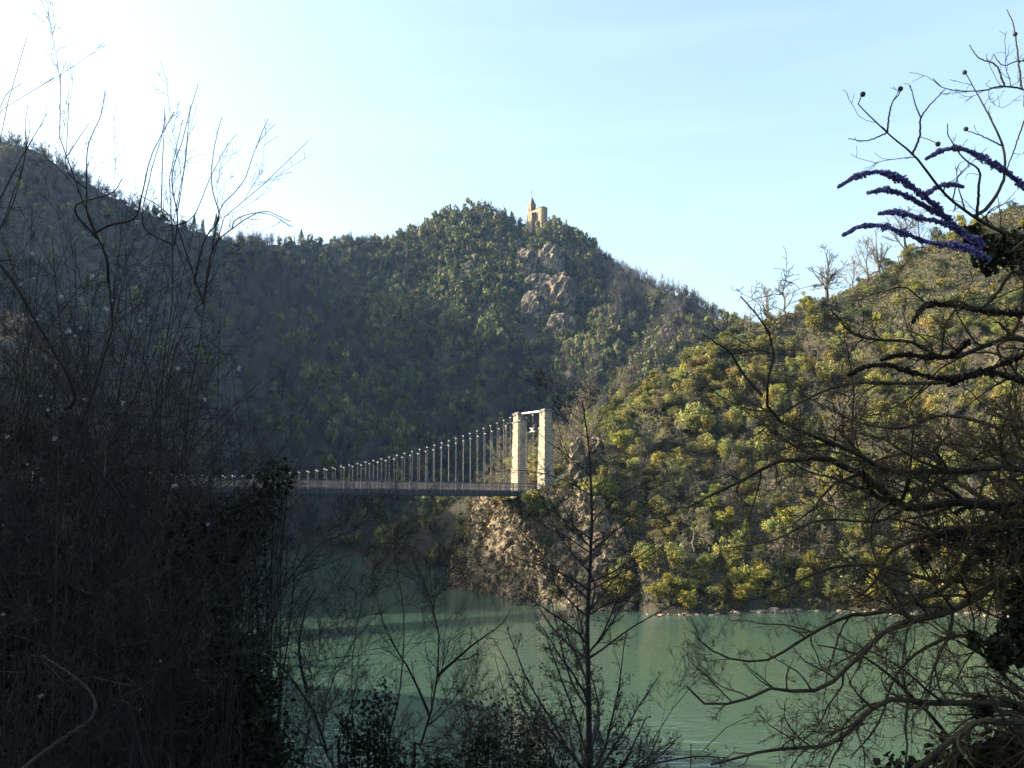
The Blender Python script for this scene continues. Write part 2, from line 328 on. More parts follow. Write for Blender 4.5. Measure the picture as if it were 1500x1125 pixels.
# ------------------------------------------------------------------ water
def water_mat():
    m = bpy.data.materials.new('green_lake_water'); m.use_nodes = True; t = m.node_tree; b = t.nodes["Principled BSDF"]; L = t.links.new
    b.inputs["Base Color"].default_value = (.043, .079, .056, 1); b.inputs["Roughness"].default_value = .10; b.inputs["IOR"].default_value = 1.33
    tcn = t.nodes.new("ShaderNodeTexCoord"); hsum = None
    for sc, amp, rot in ((.55, 1.0, .4), (1.7, .45, -.5), (.12, 1.2, .2)):
        mp = t.nodes.new("ShaderNodeMapping"); mp.inputs["Rotation"].default_value = (0, 0, rot); mp.inputs["Scale"].default_value = (sc * .55, sc * 1.3, sc); L(tcn.outputs["Object"], mp.inputs[0])
        nz = t.nodes.new("ShaderNodeTexNoise"); nz.inputs["Scale"].default_value = 1.0; nz.inputs["Detail"].default_value = 3; L(mp.outputs[0], nz.inputs["Vector"])
        ml = t.nodes.new("ShaderNodeMath"); ml.operation = 'MULTIPLY'; ml.inputs[1].default_value = amp; L(nz.outputs[0], ml.inputs[0])
        if hsum is None: hsum = ml.outputs[0]
        else:
            a = t.nodes.new("ShaderNodeMath"); a.operation = 'ADD'; L(hsum, a.inputs[0]); L(ml.outputs[0], a.inputs[1]); hsum = a.outputs[0]
    bp = t.nodes.new("ShaderNodeBump"); bp.inputs["Strength"].default_value = .22; bp.inputs["Distance"].default_value = .25; L(hsum, bp.inputs["Height"]); L(bp.outputs[0], b.inputs["Normal"])
    return m
wv = np.array([(-720, -120, WATER), (640, -120, WATER), (640, 1060, WATER), (-720, 1060, WATER)], float)
tag(MB().add(wv, [[0, 1, 2, 3]]).obj('lake_water', water_mat()), kind='structure')
# ------------------------------------------------------------------ cliffs and crags
def crag(name, c, size, seed, m, parent=None, n=36, sharp=.55):
    """a block of broken rock: a rounded box pushed in and out by ridged noise, in stepped vertical ribs"""
    rng = np.random.default_rng(seed); u = np.linspace(-1, 1, n); faces = []; Vs = []
    mbx = MB()
    for ax in range(3):
        for s in (-1, 1):
            if ax == 2 and s == -1: continue
            a, b = np.meshgrid(u, u); P = np.zeros((n, n, 3)); P[..., ax] = s; P[..., (ax + 1) % 3] = a; P[..., (ax + 2) % 3] = b
            P = P.reshape(-1, 3); Q = nrm(P); P = Q * (.78 + .22 / np.maximum(np.abs(Q).max(1, keepdims=True), .5) * .7)
            q = P * np.array(size); o = rng.random(3) * 0 + seed * 7.7
            k = max(size) * .5
            qs = q @ np.array([[.9, .1, .43], [-.1, 1, .1], [-.43, 0, .9]]); d = fbm(qs * np.array([1.3, 1, .5]) / k * 2.1 + o, 6, seed, True) * sharp + vnoise(np.floor(qs / k * np.array([3.6, 3.1, 2.2])) + o, seed) * .30 * sharp
            P = q * (1 + (d[:, None] - .1) * np.array([.75, .75, .35])) + np.array(c)
            idx = np.arange(n * n).reshape(n, n); qd = np.stack([idx[:-1, :-1], idx[:-1, 1:], idx[1:, 1:], idx[1:, :-1]], -1).reshape(-1, 4)
            mbx.add(P, qd if s > 0 else qd[:, ::-1])
    return mbx.obj(name, m, parent)

def rocksheet(name, foot, top, seed, m, nu=230, nv=110, amp=1.6, wl=3.0, bulge=1.0):
    """a cliff face between a foot line and a top line, broken up by ridged noise"""
    A, B = spline(foot, nu), spline(top, nu); v = np.linspace(-.12, 1.15, nv)[None, :, None]
    P = A[:, None] * (1 - v) + B[:, None] * v; vc = np.clip(v, 0, 1)
    T = nrm(np.gradient(A, axis=0)); nout = nrm(np.cross(T, [0, 0, 1.0]))[:, None]
    nout = np.where(nout[..., 1:2] > 0, -nout, nout)
    P = P + nout * bulge * np.sin(vc * math.pi); q = P.reshape(-1, 3)
    q2 = q @ np.array([[.88, 0, .48], [0, 1, 0], [-.48, 0, .88]]); global CLIFF
    d = fbm(q2 * np.array([1.2, 1, .35]) / wl + seed, 6, seed, True) + .5 * fbm(q2 * np.array([1.5, 1.5, .5]) / wl * 3.3 + seed, 3, seed + 9, True) + .55 * vnoise(np.floor(q2 / np.array([wl * .33, wl * .4, wl * .7])) * 1.7, seed)
    P = q + (np.broadcast_to(nout, P.shape).reshape(-1, 3) * .9 + np.array([0, 0, .25])) * (d[:, None] * amp); CLIFF = P
    idx = np.arange(nu * nv).reshape(nu, nv)
    return MB().add(P, np.stack([idx[:-1, :-1], idx[1:, :-1], idx[1:, 1:], idx[:-1, 1:]], -1).reshape(-1, 4)).obj(name, m)

def onw(px, py):          # point of the water plane seen at a photo pixel
    p = at(px, py, 100.0); return p * (WATER / p[2])
foot = [(-10, 176, WATER), (-8.5, 166, WATER), tuple(onw(700, 866)), tuple(onw(750, 876)), tuple(onw(800, 884)), tuple(onw(850, 890)), tuple(onw(905, 894)), (16, 131, WATER + .4)]
topl = [(-6.5, 174, -1.5), tuple(at(704, 742, 160)), tuple(at(735, 752, 151)), tuple(at(765, 748, 147.5)), tuple(at(805, 738, 143.5)), tuple(at(850, 742, 141.5)), tuple(at(885, 760, 139)), tuple(at(915, 800, 137))]
tag(rocksheet('cliff', foot, topl, 5, M['rock'], amp=1.15, wl=2.6, bulge=.5), kind='structure')
tag(crag('cliff_crest', at(714, 752, 158) + np.array([0, 0, -1.2]), (1.9, 1.8, 2.9), 31, M['rock'], n=40), kind='structure')
for i, (px, py, Y, sx, sy, sz, lab) in enumerate([
        (846, 690, 150, 1.2, 1.2, 4.6, 'tall ragged rock pinnacle right of the bridge pylons'),
        (872, 655, 154, 1.3, 1.3, 1.5, 'broken rock top catching sun above the pinnacle'),
        (858, 752, 142, 2.4, 1.8, 3.0, 'pale sunlit rock face below the pinnacle behind the lone alder'),
        (905, 795, 137.5, 1.6, 1.4, 2.4, 'tan rock rib beside the yellow-green waterside trees'),
        (1132, 552, 196, 2.6, 2.0, 2.4, 'small pale outcrop among the sunlit bushes'),
        (1048, 540, 200, 1.8, 1.6, 2.3, 'white rock tooth standing on the near ridge edge'),
        (1006, 560, 190, 2.4, 1.6, 2.2, 'low tan rock on the near ridge edge'),
        (1398, 392, 243, 4.6, 3.0, 3.2, 'ochre rock ledge high on the right behind ivy branches'),
        (1480, 440, 236, 3.4, 3.0, 2.4, 'ochre rock patch at the far right edge under ivy'),
        (1215, 466, 224, 2.2, 2.0, 1.5, 'bleached stones high in the sunlit scrub')]):
    tag(crag('rock_outcrop', at(px, py, Y), (sx, sy, sz), 50 + i, M['rock'], n=26), lab, 'rock', 'rock outcrops on the sunlit bank')
for i, (px, py, Y, sx, sy, sz, lab) in enumerate([
        (772, 402, 606, 9, 9, 17, 'left upper face of the big crag under the chapel'),
        (806, 400, 600, 10, 10, 19, 'right upper face of the big crag under the chapel'),
        (790, 432, 584, 12, 9, 13, 'orange ledge in the middle of the crag under the chapel'),
        (822, 448, 574, 9, 9, 20, 'right lower rib of the crag under the chapel'),
        (782, 462, 566, 8, 8, 14, 'left lower rib of the crag under the chapel'),
        (822, 485, 548, 9, 7, 11, 'foot of the crag at the edge of the shadow'),
        (955, 510, 398, 4.5, 4, 6, 'small sunlit crag on the spur left of the near ridge'),
        (975, 498, 404, 3.6, 4, 7.5, 'taller sunlit crag on the spur left of the near ridge'),
        (996, 485, 425, 3, 3, 4, 'pale rock high on the spur left of the near ridge'),
        (503, 356, 577, 1.7, 1.7, 5.5, 'pale standing rock on the saddle of the far ridge'),
        (636, 340, 622, 4, 4, 6.5, 'rock step on the left flank of the chapel hill'),
        (685, 405, 575, 5, 5, 8, 'broken grey crag on the left flank of the chapel hill'),
        (757, 368, 622, 5, 5, 7, 'pale slab beside the trees just under the chapel')]):
    dd = at(px, py, 1.0); tt = np.arange(250, 720, 1.5); PP = dd[None] * tt[:, None]; k = np.where(PP[:, 2] < H(PP[:, 0], PP[:, 1]))[0]; Yh = tt[k[0]] if len(k) else Y
    tag(crag('rock_crag', at(px, py, Yh + .15 * sy), (sx * .82, sy * .8, sz * .95), 80 + i, M['rockfar'], n=34, sharp=.55), lab, 'rock', 'crags on the chapel hill')
# stones along the right waterline
rng = np.random.default_rng(8); stones = [crag('s', (0, 0, 0), (.36, .3, .2), 200 + k, M['stone_pale'], n=12) for k in range(4)]
sm = [o.data for o in stones]
for o in stones: bpy.data.objects.remove(o)
for i in range(110):
    px = 885 + 620 * rng.random() ** 1.2; d_ = at(px, 745, 1.0); yy = np.arange(95, 150, .4); ww = H(d_[0] * yy, yy) > WATER - .1; p = np.array([d_[0], 1, 0]) * (yy[ww.argmax()] + rng.normal() * .7)
    o = link('shore_stone', sm[i % 4]); s = rng.uniform(.35, 1.2) * (2.0 if rng.random() < .08 else 1)
    o.location = (p[0], p[1], WATER + rng.uniform(-.1, .1)); o.scale = (s * 1.3, s, s); o.rotation_euler = (0, 0, rng.random() * 6)
    tag(o, 'pale stone lying at the waterline of the sunlit right bank', 'stone', 'stones along the right waterline')

# ------------------------------------------------------------------ suspension bridge
BD = np.array([-.8, -.6, 0]); CD = np.array([.6, -.8, 0]); BW = 5.5
P_far = at(764, 720, 152); ZD = P_far[2] - .05
P0 = np.array([P_far[0], P_far[1], 0.0])
def bp(u, c, z): return P0 + BD * u + CD * c + np.array([0, 0, z])      # u along the span, c across it
ROTB = (np.stack([BD, CD, [0, 0, 1.0]], 1), P0)
bridge = thing('suspension_bridge', 'stone pyloned suspension bridge crossing the lake from the rocky bank', 'bridge', (0, 0, 0))
SPAN = 100.0
MB().box(SPAN / 2 - 6, BW / 2, ZD - .12, SPAN + 12, BW - .9, .2, ROTB).obj('road_deck', M['asphalt'], bridge)
for c in (.15, BW - .15):
    g = MB(); g.box(SPAN / 2, c, ZD - .34, SPAN - 1.5, .18, .66, ROTB); g.box(SPAN / 2, c, ZD - .68, SPAN - 1.5, .36, .05, ROTB); g.obj('edge_girder', M['steel'], bridge)
g = MB()
for k in range(83): g.box(.9 + 1.2 * k, BW / 2, ZD - .38, .14, BW - .6, .3, ROTB)
g.obj('cross_beams', M['steel'], bridge)
for side, c in ((0, .02), (1, BW - .02)):
    g = MB(); g.box(SPAN / 2, c, ZD + 1.08, SPAN - 1.4, .09, .09, ROTB); g.box(SPAN / 2, c, ZD + .10, SPAN - 1.4, .07, .08, ROTB); g.box(SPAN / 2, c, ZD + .60, SPAN - 1.4, .05, .05, ROTB)
    for k in range(int((SPAN - 1.6) / .16)): g.box(.9 + .16 * k, c, ZD + .58, .035, .03, .92, ROTB)
    if side == 0:
        for k in range(83): g.box(.9 + 1.2 * k, c, ZD + .56, .09, .1, 1.1, ROTB)
    rl = g.obj('railing', M['rail'], bridge)
    if side == 1:
        pm = MB().box(0, 0, 0, .10, .13, 1.16, (ROTB[0], np.zeros(3))).mesh('railing_post', M['paint_dull'] if 'paint_dull' in M else M['rail'])
        for k in range(83):
            o = link('railing_post', pm, rl); o.location = bp(.9 + 1.2 * k, c + .03, ZD + .56)
def cabz(u): return ZD + 1.25 + 10.45 * ((SPAN / 2 - u) / (SPAN / 2)) ** 2
us = np.linspace(0, SPAN, 90)
for c in (.05, BW - .05):
    g = MB(); pts = np.array([bp(u, c, cabz(u)) for u in us])
    for dz in (-.05, .05): tubes(g, (pts + np.array([0, 0, dz]))[None], np.full((1, 90), .032), 6)
    cb = g.obj('main_cable', M['steel'], bridge)
    cl = MB().box(0, 0, 0, .20, .15, .15, (ROTB[0], np.zeros(3))).mesh('hanger_clamp', M['galv'])
    rest = MB()
    for k in range(82):
        u = .9 + 1.2 * k
        P = np.stack([[bp(u, c, cabz(u)), bp(u, c, ZD - .5)]]); Rh = np.full((1, 2), .016)
        if u < 60.5:
            g = MB(); tubes(g, P, Rh, 5); h = g.obj('hanger', M['galv_dull'], bridge); o = link('hanger_clamp', cl, h); o.location = bp(u, c, cabz(u) + .03)
        else: tubes(rest, P, Rh, 5)
    tag(rest.obj('hanger', M['galv_dull'], bridge), kind='stuff')
    g = MB()    # backstay to the anchorage
    tubes(g, np.stack([[bp(0, c, cabz(0)), bp(-13, c, ZD + 4.0), bp(-24, c, ZD - 1.5)]]), np.full((1, 3), .05), 6); g.obj('backstay', M['steel'], bridge)
def frustum(g, z0, z1, a0, b0, a1, b1, ch=.0):
    V = [];
    for z, a, b in ((z0, a0, b0), (z1, a1, b1)): V += [(-a / 2, -b / 2, z), (a / 2, -b / 2, z), (a / 2, b / 2, z), (-a / 2, b / 2, z)]
    return g.add(V, [[3, 2, 1, 0], [4, 5, 6, 7], [0, 1, 5, 4], [1, 2, 6, 5], [2, 3, 7, 6], [3, 0, 4, 7]])
ang = math.atan2(BD[1], BD[0])
def pylon(u, c):
    b = bp(u, c, ZD); g = MB()
    frustum(g, -5.5, -.05, 2.05, 2.0, 1.98, 1.9); frustum(g, -.05, 8.9, 1.9, 1.72, 1.44, 1.28); frustum(g, 8.9, 9.16, 1.62, 1.46, 1.62, 1.46)
    frustum(g, 9.16, 11.45, 1.36, 1.2, 1.34, 1.18)
    o = g.obj('pylon', M['pylon'], bridge); o.location = b; o.rotation_euler = (0, 0, ang)
    g = MB(); frustum(g, 11.45, 11.62, 1.6, 1.44, 1.6, 1.44); frustum(g, 11.62, 11.85, 1.3, 1.1, .9, .8); k = g.obj('pylon_cap', M['slate'], o)
for u in (0.0, SPAN):
    for c in (-.55, BW + .25): pylon(u, c)
    g = MB(); tubes(g, np.stack([[bp(u, .1, ZD + 11.6), bp(u, BW - .3, ZD + 11.6)]]), np.full((1, 2), .13), 8); g.obj('portal_beam', M['paint'], bridge)
    g = MB(); a = np.linspace(0, math.pi, 17)
    tubes(g, np.array([[bp(u - .1, BW / 2 - .15 + 2.3 * math.cos(t), ZD + 7.0 + 1.9 * math.sin(t)) for t in a]]), np.full((1, 17), .07), 6); ar = g.obj('portal_arch', M['steel'], bridge)
    g = MB(); g.box(u + .06, BW / 2 - .1, ZD + 9.0, .1, .3, .5, ROTB)
    for s in (-1, 1): tubes(g, np.stack([[bp(u + .06, BW / 2 - .1 - .5, ZD + 9 - .33 * s), bp(u + .06, BW / 2 - .1, ZD + 9), bp(u + .06, BW / 2 - .1 + .5, ZD + 9 - .33 * -s)]]), np.full((1, 3), .045), 6)
    g.obj('portal_plaque', M['paint'], ar)
    g = MB(); g.box(u + (-1.1 if u == 0 else 1.1), BW / 2, ZD - 1.9, 1.8, BW + .6, 3.1, ROTB); g.obj('abutment', M['pylon'], bridge)
g = MB(); zf = ZD - 2.15
for u_ in (.3, 1.2, 2.1): 
    for c in (BW - .2, BW - 1.4): g.box(u_, c, zf + .55, .07, .07, 1.1, ROTB)
for z_ in (1.08, .6): g.box(1.2, BW - .2, zf + z_, 2.0, .06, .06, ROTB); g.box(2.1, BW - .8, zf + z_, .06, 1.2, .06, ROTB)
g.obj('inspection_railing', M['paint'], bridge)
g = MB(); g.box(1.2, BW - .8, zf - .15, 2.3, 1.6, .2, ROTB); g.obj('inspection_ledge', M['pylon'], bridge)

# ------------------------------------------------------------------ hilltop chapel
cb0 = at(779, 332, 650); ny = np.array([.53, -.85]); nx_ = np.array([.85, .53])
chapel = thing('hilltop_chapel', 'small tan stone chapel with pointed spire standing on the summit', 'chapel', (cb0[0], cb0[1], cb0[2]))
RC = (np.stack([[ny[0], ny[1], 0], [nx_[0], nx_[1], 0], [0, 0, 1.0]], 1), np.zeros(3))   # local x runs along the nave to the apse
def cadd(g, V, **k): return g.add(np.asarray(V, float) @ RC[0].T, **k)
g = MB(); g.box(0, 0, 4.3, 3.9, 3.9, 19.4, RC); g.box(0, 0, 14.05, 4.25, 4.25, .35, RC); tw = g.obj('tower', M['chapel'], chapel)
g = MB(); cadd(g, [(-2.05, -2.05, 14.22), (2.05, -2.05, 14.22), (2.05, 2.05, 14.22), (-2.05, 2.05, 14.22), (0, 0, 20.4)], T=[[0, 1, 4], [1, 2, 4], [2, 3, 4], [3, 0, 4]]); spire = g.obj('spire', M['slate'], tw)
g = MB(); g.box(0, 0, 21.9, .16, .16, 3.4, RC); g.box(0, 0, 23.0, .14, 1.0, .14, RC); g.box(0, 0, 23.9, .3, .5, .3, RC); g.obj('cross', M['steel'], tw)
def archpanel(cx, cy, z0, wd, ht, face):
    a = np.linspace(0, math.pi, 9); pr = [(-wd / 2, 0), (wd / 2, 0)] + [(wd / 2 * math.cos(t), ht + wd / 2 * math.sin(t)) for t in a]
    g = MB(); V = [((cx + p[0], cy - .0, z0 + p[1]) if face == 'y' else (cx, cy + p[0], z0 + p[1])) for p in pr]; V.append(((cx, cy, z0 + ht / 2)))
    n = len(pr); return cadd(g, V, T=[[i, (i + 1) % n, n] for i in range(n)])
archpanel(1.97, 0, 9.6, 1.25, 2.3, 'x').obj('belfry_opening', M['recess'], tw); archpanel(0, -1.97, 9.6, 1.1, 2.3, 'y').obj('belfry_opening', M['recess'], tw)
g = MB(); g.box(7.2, .4, .7, 10.6, 5.8, 17.0, RC)
nave = g.obj('nave', M['chapel'], chapel)
g = MB(); cadd(g, [(1.9, -2.8, 9.2), (12.6, -2.8, 9.2), (12.6, 3.6, 9.2), (1.9, 3.6, 9.2), (1.9, .4, 10.9), (12.6, .4, 10.9)], Q=[[0, 1, 5, 4], [2, 3, 4, 5]], T=[[1, 2, 5], [3, 0, 4]]); g.obj('nave_roof', M['slate'], nave)
a = np.linspace(-math.pi / 2, math.pi / 2, 6); g = MB(); ring = [(12.5 + 2.9 * math.cos(t), .4 + 2.9 * math.sin(t)) for t in a]
cadd(g, [(x, y, z) for z in (-8, 9.15) for x, y in ring], Q=[[i, i + 1, i + 7, i + 6] for i in range(5)]); aps = g.obj('apse', M['chapel'], chapel)
g = MB(); ring = [(12.5 + 3.2 * math.cos(t), .4 + 3.2 * math.sin(t)) for t in a]; cadd(g, [(x, y, 9.2) for x, y in ring] + [(12.6, .4, 10.9)], T=[[i, i + 1, 6] for i in range(5)]); g.obj('apse_roof', M['slate'], aps)
g = MB(); g.box(6.6, -4.2, -1.0, 4.6, 3.4, 14.0, RC); sc_ = g.obj('side_chapel', M['chapel'], chapel)
g = MB(); cadd(g, [(4.1, -6.1, 6.0), (9.1, -6.1, 6.0), (9.1, -2.45, 7.2), (4.1, -2.45, 7.2)], Q=[[0, 1, 2, 3]]); cadd(g, [(4.1, -6.1, 5.85), (9.1, -6.1, 5.85), (9.1, -6.1, 6.0), (4.1, -6.1, 6.0)], Q=[[0, 1, 2, 3]]); g.obj('side_chapel_roof', M['slate'], sc_)
archpanel(11.0, -2.53, 5.0, .9, 1.8, 'y').obj('window', M['recess'], nave); archpanel(3.2, -2.53, 5.0, .8, 1.8, 'y').obj('window', M['recess'], nave); archpanel(6.4, -5.92, 2.6, .8, 1.6, 'y').obj('window', M['recess'], sc_)
for x, y in ((-1.6, -2.2), (1.6, -2.2)):
    g = MB(); g.box(x, y, 3.0, .7, .9, 9.0, RC); g.obj('buttress', M['chapel'], tw)
hc = thing('hilltop_cross', 'tiny dark cross standing on the left summit of the hill', 'cross', at(692, 309, 649))
MB().box(0, 0, 1.6, .35, .35, 6.0).obj('post', M['steel'], hc); MB().box(0, 0, 3.6, 2.0, .3, .35).obj('crossbar', M['steel'], hc)

# ------------------------------------------------------------------ far woodland (one mass)
def crown_template(rng, nq, kind):
    if kind == 'leaf':
        nl = rng.integers(5, 8); lc = rng.normal(size=(nl, 3)) * (.42, .42, .30) + (0, 0, .55); lr = rng.uniform(.32, .55, nl)
        k = rng.integers(0, nl, nq); d = nrm(rng.normal(size=(nq, 3)) + (0, 0, .25)); C = lc[k] + d * (lr[k] * rng.uniform(.6, 1.05, nq))[:, None] * (1, 1, .9)
        N = nrm(d + rng.normal(size=(nq, 3)) * .5); A = nrm(np.cross(N, rng.normal(size=(nq, 3)))); B = np.cross(N, A); s = rng.uniform(.10, .24, (nq, 1))
        V = np.stack([C - A * s, C - B * s * .8, C + A * s, C + B * s * .8], 1); sh = (.55 + .7 * rng.random(nl))[k] * rng.uniform(.8, 1.2, nq)
    elif kind == 'bare':
        d = nrm(rng.normal(size=(nq, 3)) * (1, 1, .7) + (0, 0, .9)); b = np.array([0, 0, .25]) + d * rng.uniform(.1, .55, (nq, 1)) * (.9, .9, 1.1)
        e = b + nrm(d + rng.normal(size=(nq, 3)) * .45) * rng.uniform(.25, .6, (nq, 1)); sd = nrm(np.cross(e - b, rng.normal(size=(nq, 3)))) * rng.uniform(.012, .028, (nq, 1))
        V = np.stack([b - sd, b + sd, e + sd * .5, e - sd * .5], 1); sh = rng.uniform(.7, 1.3, nq)
    return V, sh
def forest(name, pos, rad_, hgt, col, tmpl, rng, kind):
    n = len(pos); nt_ = len(tmpl); mbx = MB(); pick = rng.integers(0, nt_, n)
    for k, (V, sh) in enumerate(tmpl):
        s = np.where(pick == k)[0]
        if not len(s): continue
        a = rng.random(len(s)) * 6.283; c, sn = np.cos(a)[:, None, None], np.sin(a)[:, None, None]
        X = V[None, ..., 0] * c - V[None, ..., 1] * sn; Y = V[None, ..., 0] * sn + V[None, ..., 1] * c; Z = np.broadcast_to(V[None, ..., 2], X.shape)
        P = np.stack([X * rad_[s, None, None], Y * rad_[s, None, None], Z * hgt[s, None, None]], -1) + pos[s][:, None, None]
        C = np.repeat((col[s][:, None] * sh[None, :, None]).reshape(-1, 3), 4, axis=0)
        nq = len(V) * len(s); mbx.add(P.reshape(-1, 3), np.arange(nq * 4).reshape(-1, 4), C=C)
    return tag(mbx.obj(name, M['wood']), kind='stuff')
rng = np.random.default_rng(21)
N = 90000
x = np.concatenate([rng.uniform(-330, 220, N), rng.uniform(-130, 150, N)]); y = np.concatenate([rng.uniform(100, 680, N), rng.uniform(420, 665, N)]); z = H(x, y); pos = np.stack([x, y, z], 1)
px, py = topx(pos); cell = (np.floor(x / 4.2).astype(int) * 100003 + np.floor(y / 4.2).astype(int)); _, first = np.unique(cell, return_index=True)
keep = np.zeros(len(x), bool); keep[first] = True
keep &= (z > WATER + .6) & (px > -60) & (px < 1200) & ~((x > -12) & (y < 285)) & ~((x > -50) & (y < 200))
pos = pos[keep]; pos = pos[visible(pos, np.full(len(pos), 6.0))]
px, py = topx(pos)
chl = (pos - cb0)[:, :2] @ np.array([[ny[0], nx_[0]], [ny[1], nx_[1]]]); chap = (chl[:, 0] > -4) & (chl[:, 0] < 17.5) & (np.abs(chl[:, 1] + 1.2) < 6.0); pos = pos[~chap]; px = px[~chap]; py = py[~chap]
nz1 = fbm(pos * (.012, .012, .012), 3, 5); nz2 = rng.random(len(pos)) + .55 * nz1
crag_zone = ((np.abs(px - 800) < 44) & (py > 385) & (py < 505)); pos = pos[~(crag_zone & (rng.random(len(pos)) < .55))]
nz1 = fbm(pos * (.012, .012, .012), 3, 5); nz2 = rng.random(len(pos)) + .55 * nz1; px, py = topx(pos)
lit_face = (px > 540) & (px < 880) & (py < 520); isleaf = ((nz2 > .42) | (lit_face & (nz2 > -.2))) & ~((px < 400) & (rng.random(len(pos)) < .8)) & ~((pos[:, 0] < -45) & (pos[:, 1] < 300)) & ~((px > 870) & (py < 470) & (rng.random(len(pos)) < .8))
tl = [crown_template(rng, 115, 'leaf') for _ in range(7)]; tb = [crown_template(rng, 120, 'bare') for _ in range(6)]
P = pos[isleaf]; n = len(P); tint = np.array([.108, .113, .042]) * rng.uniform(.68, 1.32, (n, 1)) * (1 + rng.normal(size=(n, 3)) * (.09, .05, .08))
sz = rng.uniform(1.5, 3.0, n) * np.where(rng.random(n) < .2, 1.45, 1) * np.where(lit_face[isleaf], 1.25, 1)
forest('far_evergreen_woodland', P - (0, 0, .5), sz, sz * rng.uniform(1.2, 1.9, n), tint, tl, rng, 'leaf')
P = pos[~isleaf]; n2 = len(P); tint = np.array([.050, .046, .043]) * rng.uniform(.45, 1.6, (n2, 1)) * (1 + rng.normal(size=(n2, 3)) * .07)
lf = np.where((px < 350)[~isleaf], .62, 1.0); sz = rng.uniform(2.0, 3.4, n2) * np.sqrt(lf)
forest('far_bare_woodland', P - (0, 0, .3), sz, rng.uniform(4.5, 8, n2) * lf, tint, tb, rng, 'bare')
print('forest', n, n2)

# ------------------------------------------------------------------ tree kinds used many times
def bare_tree_mesh(seed, h, spread, rmin, dens=1.0):
    rng = np.random.default_rng(seed); t = np.linspace(0, 1, 9)[:, None]
    lean = rng.normal(size=2) * .08
    trunk = np.concatenate([t * lean * h + rng.normal(size=(9, 2)) * .015 * h, t * h * .85], 1)[None]; tr = (.035 * h * (1 - .85 * t[:, 0]) * .75)[None]
    a, ar = grow(trunk, tr, int(13 * dens), .38 * spread, .75 * spread, rng, (30, 62), .10, .14, 7, .22, .55, rmin * 2)
    b, br = grow(a, ar, 6 * dens, .35, .7, rng, (28, 60), .07, .15, 6, .2, .55, rmin * 1.4)
    c, cr = grow(b, br, 5 * dens, .35, .75, rng, (25, 60), .06, .16, 4, .15, .6, rmin)
    g1 = MB(); tubes(g1, trunk, tr, 6); tubes(g1, a, ar, 4); g2 = MB(); tubes(g2, b, br, 3); tubes(g2, c, cr, 3)
    return [('trunk', g1.mesh('trunk', M['barkgrey'])), ('crown', g2.mesh('bare_crown', M['bare']))]
def leafy_tree_mesh(seed, m, h=5.0, r=2.4, nq=3000, leaf=.20, trunk_h=.35, lobes=(15, 24), flat=.8):
    rng = np.random.default_rng(seed); nl = rng.integers(*lobes)
    lc = rng.normal(size=(nl, 3)); lc = nrm(lc) * rng.uniform(.25, .92, (nl, 1)) * (r, r * rng.uniform(.7, 1), h * .38) + (0, 0, h * .56); lr = rng.uniform(.16, .40, nl) * r
    k = rng.integers(0, nl, nq); d = nrm(rng.normal(size=(nq, 3)) + (0, 0, .15)); C = lc[k] + d * (lr[k] * rng.uniform(.3, 1.25, nq))[:, None] * (1, 1, flat)
    shade = np.clip((.62 + .6 * rng.random(nl))[k] * rng.uniform(.75, 1.25, nq), .3, 1.6); wm = 1 + rng.normal(size=nl)[k] * .10
    col = np.stack([shade * wm, shade, shade * (2 - wm)], 1)
    g = MB(); leafquads(g, C, leaf, rng, d, .45, 1.5, col)
    gt = MB(); top = np.array([rng.normal() * .15, rng.normal() * .15, h * .6]); tr = spline([(0, 0, -.6), (rng.normal() * .1, rng.normal() * .1, h * .25), top], 7)[None]; rr = np.linspace(.05 * r, .02 * r, 7)[None]; tubes(gt, tr, rr, 6)
    for q in range(nl):
        s = tr[0, 2 + q % 4]; tubes(gt, spline([s, (s + lc[q]) / 2 + (0, 0, -.12), lc[q]], 5)[None], np.linspace(.022 * r, .006 * r, 5)[None], 4)
    return [('trunk', gt.mesh('trunk', M['barkgrey'])), ('crown', g.mesh('leafy_crown', m))]
def conifer_mesh(seed, m):
    rng = np.random.default_rng(seed); nq = 900; t = rng.random(nq) ** .7; tier = np.floor(t * 9) / 9; a = rng.random(nq) * 6.283; rr = (1 - t) * 2.4 * rng.uniform(.3, 1, nq) * (.75 + .5 * (t * 9 % 1 < .5))
    C = np.stack([np.cos(a) * rr, np.sin(a) * rr, 1.2 + t * 9 - .25 * rr], 1); g = MB(); leafquads(g, C, .55, rng, np.stack([np.cos(a), np.sin(a), np.full(nq, .8)], 1), .5, 1.2, np.repeat(rng.uniform(.6, 1.3, (nq, 1)), 3, 1))
    gt = MB(); tubes(gt, np.array([[(0, 0, -.5), (0, 0, 5), (0, 0, 10)]], float), np.array([[.2, .12, .03]]), 6)
    return [('trunk', gt.mesh('trunk', M['barkgrey'])), ('crown', g.mesh('conifer_crown', m))]
def plant(kind, parts, loc, s, rz, label, cat, group):
    r = thing(kind, label, cat, loc, group, rz, (s[0], s[0], s[1]))
    for nm, me in parts: link(nm, me, r)
    return r
BARE = [bare_tree_mesh(300 + k, 6.0, sp, .016) for k, sp in enumerate((1.0, .8, 1.15, .9))]
BAREF = [bare_tree_mesh(320 + k, 6.0, .75, .035, .62) for k in range(4)]
EVER = [leafy_tree_mesh(340 + k, M['evergreen'], h=4.4 + .5 * (k % 3), r=2.2 + .25 * (k % 2)) for k in range(7)]
DARK = [leafy_tree_mesh(360 + k, M['dark'], h=4.6, r=2.3) for k in range(4)]
YELL = [leafy_tree_mesh(380 + k, M['yellow'], h=4.2 + .6 * k, r=2.1, nq=2600) for k in range(4)]
rng = np.random.default_rng(33)
def gz0(p): return float(H(p[0], p[1])[0])
